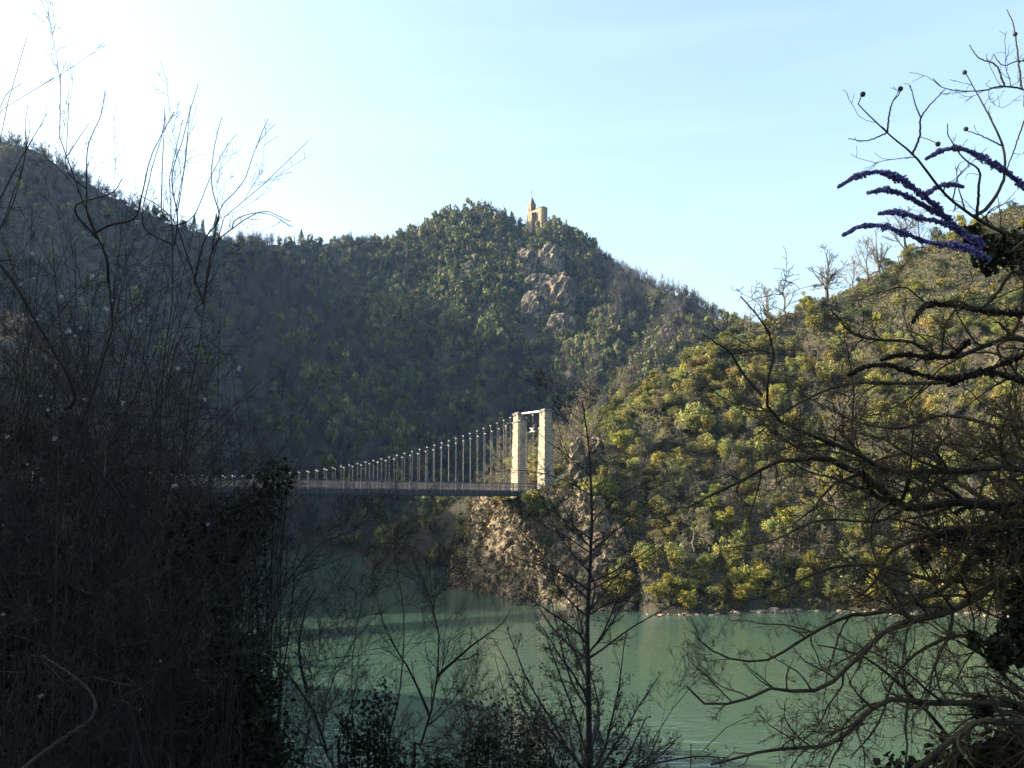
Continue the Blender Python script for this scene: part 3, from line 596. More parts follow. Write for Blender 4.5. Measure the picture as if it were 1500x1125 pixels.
# bare trees along the far skylines
def skyline(pts, n, lo, hi, label, group, kind='bare_tree', protos=BAREF, jit=5, wd=1.0):
    P = spline(pl(*pts), 200)
    for k in range(n):
        p = P[int((k + rng.random() * .8) / n * 198)]; x_, y_ = p[0] + rng.normal() * 1.0, p[1] + rng.uniform(-jit * .3, jit * .7)
        hh = rng.uniform(lo, hi); plant(kind, protos[rng.integers(len(protos))], (x_, y_, float(H(x_, y_)[0]) - .3), (hh / 6 * wd * rng.uniform(.8, 1.1), hh / 6), rng.random() * 6.28, label, 'tree', group)
skyline([(0, 203, 400), (60, 224, 402), (130, 268, 405), (190, 301, 410), (260, 330, 420)], 62, 4.5, 9, 'thin bare tree in the row along the shaded left mountain crest', 'bare trees along the left mountain crest')
skyline([(340, 352, 560), (430, 358, 570), (470, 356, 576)], 15, 6, 10, 'bare tree on the low crest left of the pale conifer and saddle', 'bare trees on the low left crest')
skyline([(480, 354, 578), (530, 353, 590), (600, 343, 612)], 30, 5, 8.5, 'small bare tree on the saddle crest left of the chapel hill', 'bare trees along the saddle crest')
skyline([(608, 340, 615), (640, 326, 632)], 7, 7, 10, 'bare tree on the steep left shoulder of the chapel hill', 'bare trees on the shoulder of the chapel hill')
skyline([(702, 309, 650), (730, 320, 655), (772, 333, 655)], 17, 8, 12.5, 'bare tree in the row between the summit and the chapel', 'bare trees in the row beside the chapel', wd=.85)
skyline([(832, 338, 643), (870, 366, 625), (905, 392, 606)], 11, 3.5, 6, 'small bare tree on the dark right slope below the chapel', 'bare trees on the dark right slope below the chapel')
skyline([(915, 396, 604), (960, 416, 580), (1010, 436, 560), (1062, 468, 540)], 44, 7, 12, 'slender bare tree crowding the crest right of the chapel hill', 'bare trees along the crest right of the chapel hill', wd=.8)
conf = [conifer_mesh(400, M['dark']), conifer_mesh(401, M['evergreen'])]
for px_, py_, Y_, s, lab, k in ((284, 330, 430, .95, 'dark conifer on the left crest, leftmost of three', 0), (297, 332, 432, .75, 'short dark conifer on the left crest between two taller ones', 0), (316, 338, 436, 1.15, 'tallest dark pointed conifer on the left crest', 0), (441, 360, 570, 1.05, 'broad pale sunlit conifer on the low left crest', 1), (451, 361, 571, .8, 'smaller pale conifer beside the broad one', 1)):
    p = at(px_, py_, Y_); plant('conifer', conf[k], (p[0], p[1], float(H(p[0], p[1])[0]) - .5), (s * (1 if k == 0 else 1.5), s), 1.0, lab, 'tree', 'conifers on the left crest')

# ------------------------------------------------------------------ the sunlit right bank: every tree its own object
N = 26000; x = rng.uniform(-34, 150, N); y = rng.uniform(108, 275, N); z = H(x, y); pos = np.stack([x, y, z], 1)
px, py = topx(pos); ok = (z > WATER + .1) & (px < 1640) & (px > 590)
onroad = np.array([abs((p - P0) @ CD - BW / 2) < BW / 2 + 1.2 and (p - P0) @ BD > -9 for p in pos]); ok &= ~onroad
rocky = (px > 690) & (px < 915) & (y < 151 - (px - 700) * .03) & (z < 0.5); ok &= ~rocky
pos = pos[ok]; order = rng.permutation(len(pos)); chosen = []; cellmap = {}
for i in order:
    p = pos[i]; dmin = 2.2 + .004 * (p[1] - 110); kx, ky = int(p[0] // 3.6), int(p[1] // 3.6); good = True
    for a in (-1, 0, 1):
        for b in (-1, 0, 1):
            for q in cellmap.get((kx + a, ky + b), ()):
                if (q[0] - p[0]) ** 2 + (q[1] - p[1]) ** 2 < dmin * dmin: good = False
    if good: cellmap.setdefault((kx, ky), []).append(p); chosen.append(p)
pos = np.array(chosen); pos = pos[visible(pos, np.full(len(pos), 4.0))]; px, py = topx(pos)
f = fbm(pos * .045, 3, 9); shore = (pos[:, 2] < WATER + 3.5); cnt = {}
lim = {'holm_oak': 300, 'dark_holm_oak': 300, 'yellow_green_tree': 300, 'bare_oak': 300}
for p, fx, sh_, pxx in sorted(zip(pos, f, shore, px), key=lambda t: t[0][1]):
    r = rng.random(); s = rng.uniform(.50, 1.0) * (1.55 if rng.random() < .16 else 1) * (1 + .0012 * (p[1] - 120))
    knoll = p[1] > 156 and pxx < 872
    if knoll: kind = ('bare_oak' if r < .85 else 'holm_oak') if p[2] > -5 else ('dark_holm_oak' if r < .6 else 'bare_oak')
    elif sh_ and pxx < 1250: kind = 'yellow_green_tree' if r < .62 else ('holm_oak' if r < .85 else 'dark_holm_oak')
    elif r < .07 + .07 * (fx > .15): kind = 'yellow_green_tree'
    elif r < .40 + .5 * fx: kind = 'bare_oak'
    elif r < .50 + .4 * fx: kind = 'dark_holm_oak'
    else: kind = 'holm_oak'
    cnt[kind] = cnt.get(kind, 0) + 1
    if cnt[kind] > lim[kind]: continue
    par = {'holm_oak': EVER, 'dark_holm_oak': DARK, 'yellow_green_tree': YELL, 'bare_oak': BARE}[kind]
    lab = {'holm_oak': 'olive green round evergreen tree crowding the sunlit right bank', 'dark_holm_oak': 'dark green evergreen tree growing on the sunlit right bank',
           'yellow_green_tree': 'yellow green leafy tree growing on the sunlit right bank', 'bare_oak': 'bare greyish brown tree among the evergreens on the right bank'}[kind]
    grp = {'holm_oak': 'olive green evergreens on the right bank', 'dark_holm_oak': 'dark evergreens on the right bank', 'yellow_green_tree': 'yellow green trees on the right bank', 'bare_oak': 'bare trees on the right bank'}[kind]
    if knoll and kind == 'bare_oak': lab = 'brown bare tree on the sunny knoll behind the bridge pylons'; grp = 'bare trees on the knoll behind the pylons'
    if kind == 'bare_oak': s *= .95
    plant(kind, par[rng.integers(len(par))], (p[0], p[1], p[2] - (.35 if kind == 'bare_oak' else .95 * s)), (s, s * rng.uniform(.8, 1.25)), rng.random() * 6.28, lab, 'tree', grp)
print('right bank', cnt)
for px_, py_, Y_, h_, w_, lab in ((1096, 470, 214, 6, 1.2, 'low bare oak at the left end of the right skyline'), (1128, 462, 219, 9, 1.4, 'spreading bare oak on the right skyline, crooked limbs'), (1150, 456, 224, 8.5, 1.2, 'bare oak between the spreading oak and the round bare tree'),
        (1210, 440, 232, 13, 1.35, 'large rounded bare tree topping the right skyline'), (1250, 424, 238, 8, .9, 'small thin bare tree right of the rounded bare tree'), (1272, 420, 240, 12, .8, 'slim leaning bare tree on the right skyline'),
        (1290, 412, 242, 13.5, .95, 'forked twisting bare tree against the sky on the right'), (1328, 396, 245, 14, 1.15, 'tall bare tree with fine branches behind the ivy branch'), (1350, 384, 247, 10, 1.1, 'bare tree half hidden behind the lowest ivy branch')):
    p = at(px_, py_, Y_); plant('bare_oak', BARE[rng.integers(4)], (p[0], p[1], float(H(p[0], p[1])[0]) - .3), (h_ / 5.4 * w_, h_ / 5.4), rng.random() * 6, lab, 'tree', 'bare trees on the right skyline')
for px_, py_, Y_, s, lab in ((796, 325, 637, .75, 'olive bush at the foot of the chapel apse, leftmost'), (804, 323, 634, .95, 'rounded olive bush pressed against the chapel apse'), (812, 321, 633, 1.05, 'tallest bush hiding the foot of the chapel apse'), (820, 322, 634, 1.0, 'bush just right of the chapel apse'), (828, 326, 637, .95, 'bush at the right end of the chapel terrace'), (788, 330, 641, .55, 'small yellowish bush under the lit chapel wall'), (838, 332, 640, .9, 'last bush right of the chapel before the slope drops')):
    p = at(px_, py_, Y_); hz_ = p[2] - gz0(p) ; plant('hilltop_bush', (EVER + DARK)[rng.integers(11)], (p[0], p[1], gz0(p) - .3), (s * 1.15, max(hz_, 1.2) / 4.2 * 1.15), rng.random() * 6, lab, 'bush', 'bushes around the chapel')
# bushes around the bridge end
for px_, py_, Y_, s, par, lab, kind in ((782, 738, 143.4, 1.0, EVER, 'sunlit round bush between the two pylon feet', 'bush'), (803, 752, 142.3, .85, DARK, 'dark bush hanging over the cliff below the near pylon', 'bush'), (822, 718, 146, .75, EVER, 'small olive bush right of the near pylon foot', 'bush'),
        (735, 752, 152, .45, EVER, 'low green shrub on the ledge under the deck end', 'bush'), (752, 750, 150.5, .4, YELL, 'low yellowish shrub beside the white railing under the deck', 'bush'), (838, 712, 147, .8, DARK, 'dark bush between the near pylon and the rock pinnacle', 'bush'),
        (800, 790, 139, .5, DARK, 'dark shrub clinging halfway down the shaded cliff', 'bush'), (845, 820, 137, .5, BARE, 'bare shrub clinging to the cliff behind the alder', 'bush'), (700, 800, 160, .9, DARK, 'dark bush on the shaded water side of the cliff', 'bush'), (682, 790, 166, 1.0, DARK, 'dark tree at the shaded far corner of the cliff', 'bush'), (902, 872, 131, 1.0, YELL, 'yellow green bush at the right foot of the cliff', 'bush'), (908, 846, 132.5, .9, EVER, 'olive bush above the yellow one at the right end of the cliff', 'bush'), (898, 850, 133.5, .8, DARK, 'dark bush in the corner where cliff meets wooded bank', 'bush'), (912, 868, 129, .85, YELL, 'yellow green bush leaning over the first shore stones', 'bush'),
        (698, 742, 163, .8, EVER, 'olive bush at the upper left edge of the cliff', 'bush'), (690, 756, 165, .9, BARE, 'bare shrub on the far left shoulder of the cliff', 'bush'), (676, 768, 168, .9, DARK, 'dark bush below the deck left of the cliff', 'bush'), (704, 730, 166, .7, BARE, 'bare shrub just below the deck at the cliff top', 'bush'), (760, 850, 140, .6, BARE, 'bare shrub at the shaded foot of the cliff', 'bush'), (815, 868, 136, .6, DARK, 'dark shrub at the waterline foot of the cliff', 'bush')):
    p = at(px_, py_, Y_); plant(kind, par[rng.integers(len(par))], p - np.array([0, 0, 2.2 * s]), (s, s), rng.random() * 6, lab, 'bush', 'bushes around the bridge end')
for k in range(26):      # shrubs on the shaded shoulder left of the cliff
    d_ = at(rng.uniform(655, 708), rng.uniform(732, 815), 1.0); tt = np.arange(140, 215, .6); PP = d_[None] * tt[:, None]; hit = np.where(PP[:, 2] < H(PP[:, 0], PP[:, 1]))[0]
    if not len(hit): continue
    p = PP[hit[0]]; par = (BARE, DARK, EVER)[k % 3]; s = rng.uniform(.35, .7)
    plant('bush', par[rng.integers(len(par))], p - np.array([0, 0, .5 * s]), (s, s), rng.random() * 6, ('bare shrub', 'dark green shrub', 'olive green shrub')[k % 3] + ' on the shaded shoulder left of the cliff under the deck', 'bush', ('bare', 'dark green', 'olive green')[k % 3] + ' shrubs on the shoulder left of the cliff')
# scrub that covers the ground between the trees
n = 24000; x = rng.uniform(-22, 130, n); y = rng.uniform(110, 262, n); z = H(x, y); q = np.stack([x, y, z], 1); pxs, _ = topx(q); on = np.abs((q - P0) @ CD - BW / 2) < BW / 2 + .5
k = (z > WATER + .3) & (pxs < 1620) & ~(on & ((q - P0) @ BD > -8)) & ~((pxs > 690) & (pxs < 900) & (y < 149)); q = q[k]; n = len(q)
tint = np.where(rng.random((n, 1)) < .5, np.array([[.125, .12, .04]]), np.array([[.10, .088, .052]])) * rng.uniform(.6, 1.4, (n, 1))
st = [(V[:34], s_[:34]) for V, s_ in (crown_template(rng, 60, 'leaf') for _ in range(4))]
forest('scrub', q - (0, 0, .3), rng.uniform(.5, 1.2, n), rng.uniform(.5, 1.3, n), tint, st, rng, 'leaf')


# scrub and tufts rooted in the cliff
cp = CLIFF[(CLIFF[:, 2] > WATER + .6)]; cp = cp[rng.permutation(len(cp))[:2300]]; f = fbm(cp * .35, 3, 44); up = (cp[:, 2] - WATER) / 13; cp = cp[(f + .35 * up > .2) | (rng.random(len(cp)) < .06)]; n = len(cp)
tint = np.where(rng.random((n, 1)) < .55, np.array([[.060, .056, .022]]), np.array([[.060, .052, .032]])) * rng.uniform(.5, 1.3, (n, 1))
forest('cliff_scrub', cp - (0, 0, .15), rng.uniform(.25, .75, n), rng.uniform(.3, .9, n), tint, st, rng, 'leaf')
# ------------------------------------------------------------------ the near bank: bare trees and thickets
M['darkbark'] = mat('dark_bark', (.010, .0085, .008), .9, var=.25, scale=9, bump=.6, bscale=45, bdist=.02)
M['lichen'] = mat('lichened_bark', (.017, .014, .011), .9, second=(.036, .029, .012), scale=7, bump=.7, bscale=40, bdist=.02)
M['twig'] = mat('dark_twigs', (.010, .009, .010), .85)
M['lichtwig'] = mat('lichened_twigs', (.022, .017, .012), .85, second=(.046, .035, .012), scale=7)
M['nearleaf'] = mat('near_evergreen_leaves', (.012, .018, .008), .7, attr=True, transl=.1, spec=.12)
M['ivy'] = mat('ivy_leaves', (.022, .023, .014), .75, attr=True, transl=.15, spec=.12)
M['deadleaf'] = mat('old_alder_leaves', (.036, .031, .02), .8, attr=True, transl=.2)
M['fluff'] = mat('clematis_fluff', (.30, .31, .32), .9, transl=.4)
M['vinebark'] = mat('vine_bark', (.032, .029, .027), .9, var=.2, scale=20)
M['plume'] = mat('violet_plume', (.15, .14, .32), .8, attr=True, transl=.3, spec=.1)  # violet paints lens glare onto the boughs that hang against the sky
M['plumedark'] = mat('withered_plume', (.030, .024, .020), .85, attr=True, transl=.15, spec=.1)
M['gall'] = mat('oak_gall', (.035, .025, .022), .8)

def px2(pts, Y0, Y1=None):
    Y1 = Y0 if Y1 is None else Y1; n = len(pts); return [at(p[0], p[1], Y0 + (Y1 - Y0) * i / max(n - 1, 1)) for i, p in enumerate(pts)]
def woody(name, label, cat, base, limbs, levels, bark, twig, seed, group=None, trunk=None, nlimb=20, leaves=None, wob=.012, k0=7, rk=.55, rmin=.0022, thin=0.0, taper=.8):
    """limbs: (points, start radius, end radius). Returns the thing and the twig polylines."""
    rng = np.random.default_rng(seed); base = np.array(base, float)
    r = thing(name, label, cat, base, group)
    P = np.stack([spline(l[0], nlimb) for l in limbs]) - base; P = P + np.cumsum(rng.normal(size=P.shape) * wob, 1) * np.linspace(0, 1, nlimb)[None, :, None] * .5
    tt = np.linspace(0, 1, nlimb); R0 = np.array([l[1] for l in limbs])[:, None]; R1 = np.array([l[2] for l in limbs])[:, None]; Rr = R0 + (R1 - R0) * tt[None] ** taper
    big = np.array([l[1] for l in limbs]) >= thin; g = MB(); tubes(g, P, Rr, k0)
    if (~big).any():   # whips carry buds and a few short shoots only
        for pr_ in ((16, .01, .03, rng, (20, 50), .1, .1, 3, .05, .8, .0012, 1.0, (.008, .03)), (2.2, .06, .22, rng, (14, 32), .08, .05, 8, .05, .7, .0016, 1.6, (.05, .28))): wa, wr = grow(P[~big], Rr[~big], *pr_); tubes(g, wa, wr, 3)
    if trunk is not None:
        T = spline(trunk[0], 18)[None] - base; Tr = np.linspace(trunk[1], trunk[2], 18)[None]; g0 = MB(); tubes(g0, T, Tr, 12); g0.obj('trunk', bark, r)
        g.obj('limbs', bark, r)
    else: g.obj('trunk', bark, r)
    cur, cr = P[big], Rr[big]; g = MB(); allp = []
    for i, (per, lo, hi, ang, trop, wander, nseg, lenr, *tp) in enumerate(levels):
        cur, cr = grow(cur, cr, per, lo, hi, rng, ang, trop, wander, nseg, .12 if i else .2, rk, rmin, tp[0] if tp else 1.0, lenr=lenr)
        tubes(g, cur, cr, 5 if i == 0 else 3); allp.append(cur)
    if allp: g.obj('twigs', twig, r)
    if leaves:
        src = allp[-1]; n = int(leaves['n']); i = rng.integers(0, len(src), n); j = rng.integers(src.shape[1] // 3, src.shape[1], n)
        C = src[i, j] + rng.normal(size=(n, 3)) * leaves.get('spread', .03)
        if 'keep' in leaves: kk = leaves['keep'](C + base); C = C[kk]
        gl = MB(); leafquads(gl, C, leaves['size'], rng, None, 0, leaves.get('asp', 1.3), np.repeat(rng.uniform(.6, 1.4, (len(C), 1)), 3, 1)); gl.obj('leaves', leaves['mat'], r)
    return r, allp, base
def gz(x, y): return float(H(x, y)[0])

# ---- the big lichened tree on the right: trunk out of frame, limbs arching in
TR = [(5.3, 8.3, gz(5.3, 8.3) - .3), (5.1, 8.0, -5), (4.95, 7.8, -2.4), (4.85, 7.6, -.6), (4.85, 7.5, 1.2), (5.05, 7.4, 3.2), (5.3, 7.3, 5.0)]
TRs = spline(TR, 80)
def fromtrunk(pts, Y0, Y1, r0, r1, dz=.35):
    w = px2(pts, Y0, Y1); k = np.argmin(np.abs(TRs[:, 2] - (w[0][2] - dz))); return ([TRs[k]] + w, r0 * .72, r1 * .8)
L = [
    fromtrunk([(1500, 770), (1467, 745), (1400, 735), (1333, 745), (1300, 725), (1267, 698), (1233, 682), (1207, 668), (1173, 672), (1143, 672), (1100, 695), (1060, 715), (1008, 742)], 7.6, 6.6, .085, .008, .2),
    fromtrunk([(1500, 760), (1467, 745), (1430, 722), (1400, 702), (1360, 662), (1300, 668), (1250, 690)], 7.9, 8.6, .06, .008),
    fromtrunk([(1510, 500), (1450, 505), (1400, 525), (1367, 522), (1333, 503), (1277, 500), (1247, 492), (1230, 475), (1213, 458)], 7.2, 6.4, .05, .006),
    fromtrunk([(1510, 560), (1440, 545), (1390, 560), (1330, 562), (1270, 560), (1220, 570), (1160, 600), (1110, 640)], 7.5, 8.5, .045, .006),
    fromtrunk([(1510, 690), (1400, 690), (1300, 690), (1240, 660), (1187, 642), (1127, 615), (1117, 575), (1127, 515), (1107, 475), (1078, 442)], 7.0, 6.0, .055, .005),
    ([at(1117, 580, 6.2), at(1090, 548, 6.2), at(1067, 515, 6.15), at(1033, 488, 6.1)], .012, .004),
    fromtrunk([(1505, 768), (1450, 780), (1400, 777), (1353, 787), (1317, 800), (1297, 817), (1285, 850), (1255, 880)], 7.4, 7.0, .075, .010),
    fromtrunk([(1505, 800), (1450, 813), (1410, 833), (1383, 863), (1340, 880), (1290, 900), (1240, 905), (1187, 930), (1127, 967), (1087, 970), (1050, 960), (1020, 937)], 7.8, 7.4, .055, .006),
    fromtrunk([(1500, 847), (1433, 873), (1383, 897), (1333, 907), (1300, 917), (1267, 950), (1233, 980), (1213, 1000), (1187, 1010), (1150, 1010), (1127, 1007), (1097, 1020), (1067, 1027), (1033, 1027), (1007, 1003)], 7.0, 6.2, .06, .007),
    fromtrunk([(1500, 1033), (1433, 1027), (1353, 1027), (1317, 1020), (1283, 1033), (1257, 1057), (1227, 1080), (1200, 1090), (1167, 1090), (1133, 1093), (1093, 1100), (1040, 1112)], 6.8, 6.0, .06, .008),
    fromtrunk([(1500, 1100), (1450, 1095), (1400, 1087), (1367, 1050), (1333, 1017), (1290, 980), (1250, 960), (1200, 950)], 7.4, 7.2, .05, .006),
    fromtrunk([(1500, 1060), (1440, 1060), (1400, 1085), (1350, 1125), (1300, 1170)], 6.4, 6.2, .05, .02),
    fromtrunk([(1500, 960), (1440, 940), (1400, 930), (1340, 960), (1310, 1000), (1290, 1060), (1250, 1110)], 8.2, 8.4, .045, .006),
    fromtrunk([(1500, 640), (1440, 620), (1380, 610), (1320, 630), (1250, 620), (1190, 590), (1150, 560)], 8.2, 9.2, .04, .005),
    fromtrunk([(1500, 400), (1470, 420), (1440, 450), (1400, 440), (1360, 445), (1330, 420), (1300, 425)], 7.4, 7.8, .04, .006),
    fromtrunk([(1500, 720), (1460, 700), (1410, 690), (1350, 720), (1290, 760), (1200, 760), (1130, 790), (1060, 800)], 8.4, 9.4, .045, .006),
    fromtrunk([(1500, 880), (1440, 850), (1370, 850), (1300, 830), (1220, 830), (1150, 860), (1090, 880), (1040, 870)], 8.0, 9.0, .05, .005),
]
lev = [(21, .10, .36, (28, 66), .05, .18, 9, (.15, 1.2)), (10, .22, .55, (28, 65), .05, .20, 7, (.06, .5)), (4.5, .25, .6, (30, 65), .06, .22, 4, (.03, .2))]
right_tree, tw, rb = woody('bare_tree', 'large bare tree with yellow lichened limbs arching in from the right edge', 'tree', TR[0], L, lev, M['lichen'], M['lichtwig'], 71, trunk=(TR + [(5.5, 7.35, 6.6), (5.4, 7.5, 8.4), (5.7, 7.4, 10.2)], .30, .03), nlimb=28, wob=.007, k0=8)
# upper limbs of the same tree, seen against the sky
L2 = [
    ([TRs[70], at(1500, 355, 6.8), at(1470, 340, 6.6), at(1431, 320, 6.4), at(1384, 284, 6.2), at(1342, 231, 6.1), at(1313, 206, 6.0), at(1296, 192, 5.9), at(1271, 167, 5.9), at(1253, 146, 5.8), at(1262, 140, 5.8)], .030, .003),
    (px2([(1296, 192), (1306, 153), (1317, 138), (1319, 131)], 5.9), .006, .003), (px2([(1298, 200), (1270, 206), (1242, 203)], 5.9), .005, .0025),
    (px2([(1342, 231), (1347, 200), (1349, 174), (1363, 153), (1384, 131)], 6.1), .008, .003), (px2([(1349, 174), (1340, 150), (1333, 124)], 6.1), .005, .0025),
    ([at(1431, 320, 6.4), at(1448, 302, 6.5), at(1470, 263, 6.5), at(1470, 220, 6.6), at(1455, 181, 6.6), at(1434, 142, 6.7), at(1416, 110, 6.7)], .014, .003),
    ([at(1431, 320, 6.4), at(1434, 270, 6.3), at(1434, 249, 6.3), at(1410, 230, 6.2), at(1390, 200, 6.2), at(1388, 182, 6.2)], .010, .003),
    ([TRs[79], (5.62, 7.5, 7.2), (6.1, 7.9, 8.8), (6.3, 8.0, 9.9)], .05, .01), ([TRs[79], (5.3, 7.5, 7.5), (4.9, 7.9, 8.6), (4.6, 8.2, 9.6)], .04, .008),
    ([TRs[78], at(1530, 140, 6.9), at(1500, 131, 6.8), at(1470, 126, 6.7), at(1438, 133, 6.6), at(1405, 133, 6.6), at(1384, 130, 6.6), at(1367, 115, 6.6)], .022, .003),
    (px2([(1470, 126), (1459, 96), (1434, 85), (1420, 66)], 6.7), .008, .003), (px2([(1500, 71), (1486, 43), (1475, 14)], 6.8), .008, .003), (px2([(1530, 100), (1500, 90), (1470, 96), (1455, 80)], 6.9), .007, .003),
    (px2([(1500, 215), (1480, 235), (1470, 260)], 6.8), .006, .004), (px2([(1470, 215), (1440, 200), (1416, 191)], 6.6), .006, .003),
]
lev2 = [(7, .10, .3, (30, 60), .08, .2, 7, (.08, .45)), (3.5, .25, .5, (30, 60), .08, .2, 4, (.04, .2))]
g = MB(); S2 = [spline(l[0], 60) for l in L2]; L2 = [l if np.linalg.norm(np.array(l[0][0]) - TRs[70]) < 3 and i in (0, 7, 8, 9) else ([min((p for j in range(len(S2)) if j != i and L2[j][1] > l[1] for p in S2[j]), key=lambda p: np.linalg.norm(p - l[0][0]))] + l[0][1:], l[1], l[2]) for i, l in enumerate(L2)]
P2 = np.stack([spline(l[0], 44) for l in L2]) - rb; P2 += np.random.default_rng(5).normal(size=P2.shape) * .0015; R2 = np.stack([np.linspace(l[1], l[2], 44) for l in L2]); tubes(g, P2, R2, 6)
rng = np.random.default_rng(72); a, ar = grow(P2, R2, *lev2[0][:3], rng, *lev2[0][3:7], .2, .5, .0026, lenr=lev2[0][7]); b_, br_ = grow(a, ar, *lev2[1][:3], rng, *lev2[1][3:7], .12, .6, .0022, lenr=lev2[1][7])
tubes(g, a, ar, 4); tubes(g, b_, br_, 3); g.obj('upper_limbs', M['lichen'], right_tree)
for px_, py_, Y_ in ((1264, 138, 5.8), (1319, 130, 5.9), (1413, 106, 6.7), (1415, 189, 6.6), (1374, 211, 6.1), (1487, 50, 6.8)):
    c = at(px_, py_, Y_) - rb; fl = P2.reshape(-1, 3); nr = fl[np.linalg.norm(fl - c, axis=1).argmin()]; gs = MB(); tubes(gs, spline([nr, (nr + c) / 2 + (0, 0, .006), c], 8)[None], np.full((1, 8), .0028), 4); th = np.linspace(0, math.pi, 6); g = MB(); prof = np.array([(0, 0, -.016 * math.cos(t)) for t in th]); tubes(g, (prof + c)[None] * 1.0, (.0145 * np.sin(th) + .002)[None], 8); gs.V += [v for v in g.V]; gs.Q += [q + gs.n for q in g.Q]; gs.C += g.C; gs.n += g.n; gs.obj('gall', M['gall'], right_tree)
# ivy-clad drooping boughs
def ivyclad(name, pts, Y0, Y1, r, seed, n, parent, off, size=.023, tip=.3, mt=None):
    rng = np.random.default_rng(seed); P = spline(px2(pts, Y0, Y1), 60); t = rng.random(n); fi = t * 59; i = np.clip(fi.astype(int), 0, 58); c = P[i] + (P[i + 1] - P[i]) * (fi - i)[:, None]
    d = nrm(rng.normal(size=(n, 3))); lump = .75 + .5 * vnoise(np.stack([t * 22, np.zeros(n), np.zeros(n)], 1), seed); rad_ = r * np.minimum(1, tip + t * 3) * lump * (.2 + .75 * rng.random(n) + .5 * rng.random(n) ** 6) * np.where(t > .75, 1.25, 1)
    C = c + d * rad_[:, None]; g = MB(); leafquads(g, C - off, size, rng, d, .5, 1.5, np.repeat(rng.uniform(.5, 1.5, (n, 1)), 3, 1)); iv = g.obj(name, mt, parent)
    g = MB(); tubes(g, (P - off)[None], np.linspace(r * .25, r * .4, 60)[None], 6); g.obj('stem', M['darkbark'], iv)
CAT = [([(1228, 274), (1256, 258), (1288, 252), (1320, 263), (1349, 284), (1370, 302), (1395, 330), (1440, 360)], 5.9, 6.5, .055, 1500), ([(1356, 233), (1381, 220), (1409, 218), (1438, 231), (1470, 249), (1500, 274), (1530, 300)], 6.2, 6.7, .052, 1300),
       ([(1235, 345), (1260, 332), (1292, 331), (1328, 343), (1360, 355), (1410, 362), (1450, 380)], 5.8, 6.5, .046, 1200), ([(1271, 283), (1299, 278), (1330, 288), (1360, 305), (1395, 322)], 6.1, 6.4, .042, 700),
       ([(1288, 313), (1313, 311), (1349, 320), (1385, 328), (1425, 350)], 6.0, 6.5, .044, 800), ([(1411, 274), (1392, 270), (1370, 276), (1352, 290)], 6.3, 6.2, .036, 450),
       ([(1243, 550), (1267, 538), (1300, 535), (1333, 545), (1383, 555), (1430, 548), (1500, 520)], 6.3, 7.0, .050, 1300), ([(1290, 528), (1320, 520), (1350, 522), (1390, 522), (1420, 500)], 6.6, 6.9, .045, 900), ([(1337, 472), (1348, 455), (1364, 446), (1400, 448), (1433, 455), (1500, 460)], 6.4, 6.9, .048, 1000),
       ([(1362, 790), (1400, 778), (1450, 778), (1510, 772)], 7.0, 7.3, .055, 900), ([(1398, 752), (1420, 742), (1450, 742), (1510, 735)], 7.0, 7.3, .05, 700), ([(1390, 565), (1440, 545), (1500, 560)], 6.8, 7.1, .06, 700)]
for i, (p_, a_, b2, r_, n_) in enumerate(CAT): ivyclad('drooping_plume', p_, a_, b2, r_ * (.50 if i < 6 else .48), 500 + i, int(n_ * 1.25), right_tree, rb, mt=M['plume'] if i < 6 else M['plumedark'])  # upper ivy boughs take the painted glare violet, lower ones plain brown
# heavy ivy on the trunk side at the right edge
rng = np.random.default_rng(77); blobs = [(1455, 372, 6.7, .13, 260), (1500, 366, 6.9, .16, 300), (1425, 345, 6.6, .08, 90), (1495, 800, 7.0, .13, 300), (1500, 935, 7.0, .18, 700), (1465, 955, 6.8, .10, 260), (1425, 935, 6.8, .05, 60), (1500, 880, 7.1, .12, 260), (1440, 1040, 6.9, .08, 90), (1350, 810, 7.4, .07, 70)]
Cc = []
for bx, by, bY, br2, bn in blobs: d = nrm(rng.normal(size=(bn, 3))) * (rng.random((bn, 1)) ** .5) * br2 * (1, 1, 1.15); Cc.append(at(bx, by, bY) + d)
Cc = np.concatenate(Cc); g = MB(); leafquads(g, Cc - rb, .046, rng, None, 0, 1.6, np.repeat(rng.uniform(.5, 1.5, (len(Cc), 1)), 3, 1)); g.obj('ivy', M['ivy'], right_tree)

# ---- the lone alder standing in front of the water
Ya = 18.0; ab = np.array([at(862, 1125, Ya)[0], Ya, 0]); ab[2] = gz(ab[0], ab[1]) - .3
trunk = [ab, at(863, 1300, Ya), at(862, 1125, Ya), at(861, 1000, Ya), at(860, 930, Ya), at(862, 880, Ya), at(865, 800, Ya), at(866, 740, Ya), at(861, 650, Ya), at(852, 588, Ya)]
lv = [(110, .20, .29, (44, 66), .022, .05, 14, (.25, 3.4), 1.35), (16, .12, .36, (25, 52), .04, .10, 8, (.1, 1.0)), (6.5, .22, .5, (25, 60), .03, .14, 5, (.05, .35))]
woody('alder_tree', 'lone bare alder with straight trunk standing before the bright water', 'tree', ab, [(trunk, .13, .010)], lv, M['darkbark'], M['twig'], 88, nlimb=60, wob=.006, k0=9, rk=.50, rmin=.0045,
      leaves=dict(n=15000, size=.044, mat=M['deadleaf'], spread=.03, keep=lambda C: np.random.default_rng(3).random(len(C)) < np.clip((.5 - C[:, 2]) / 4.0, .06, 1)))

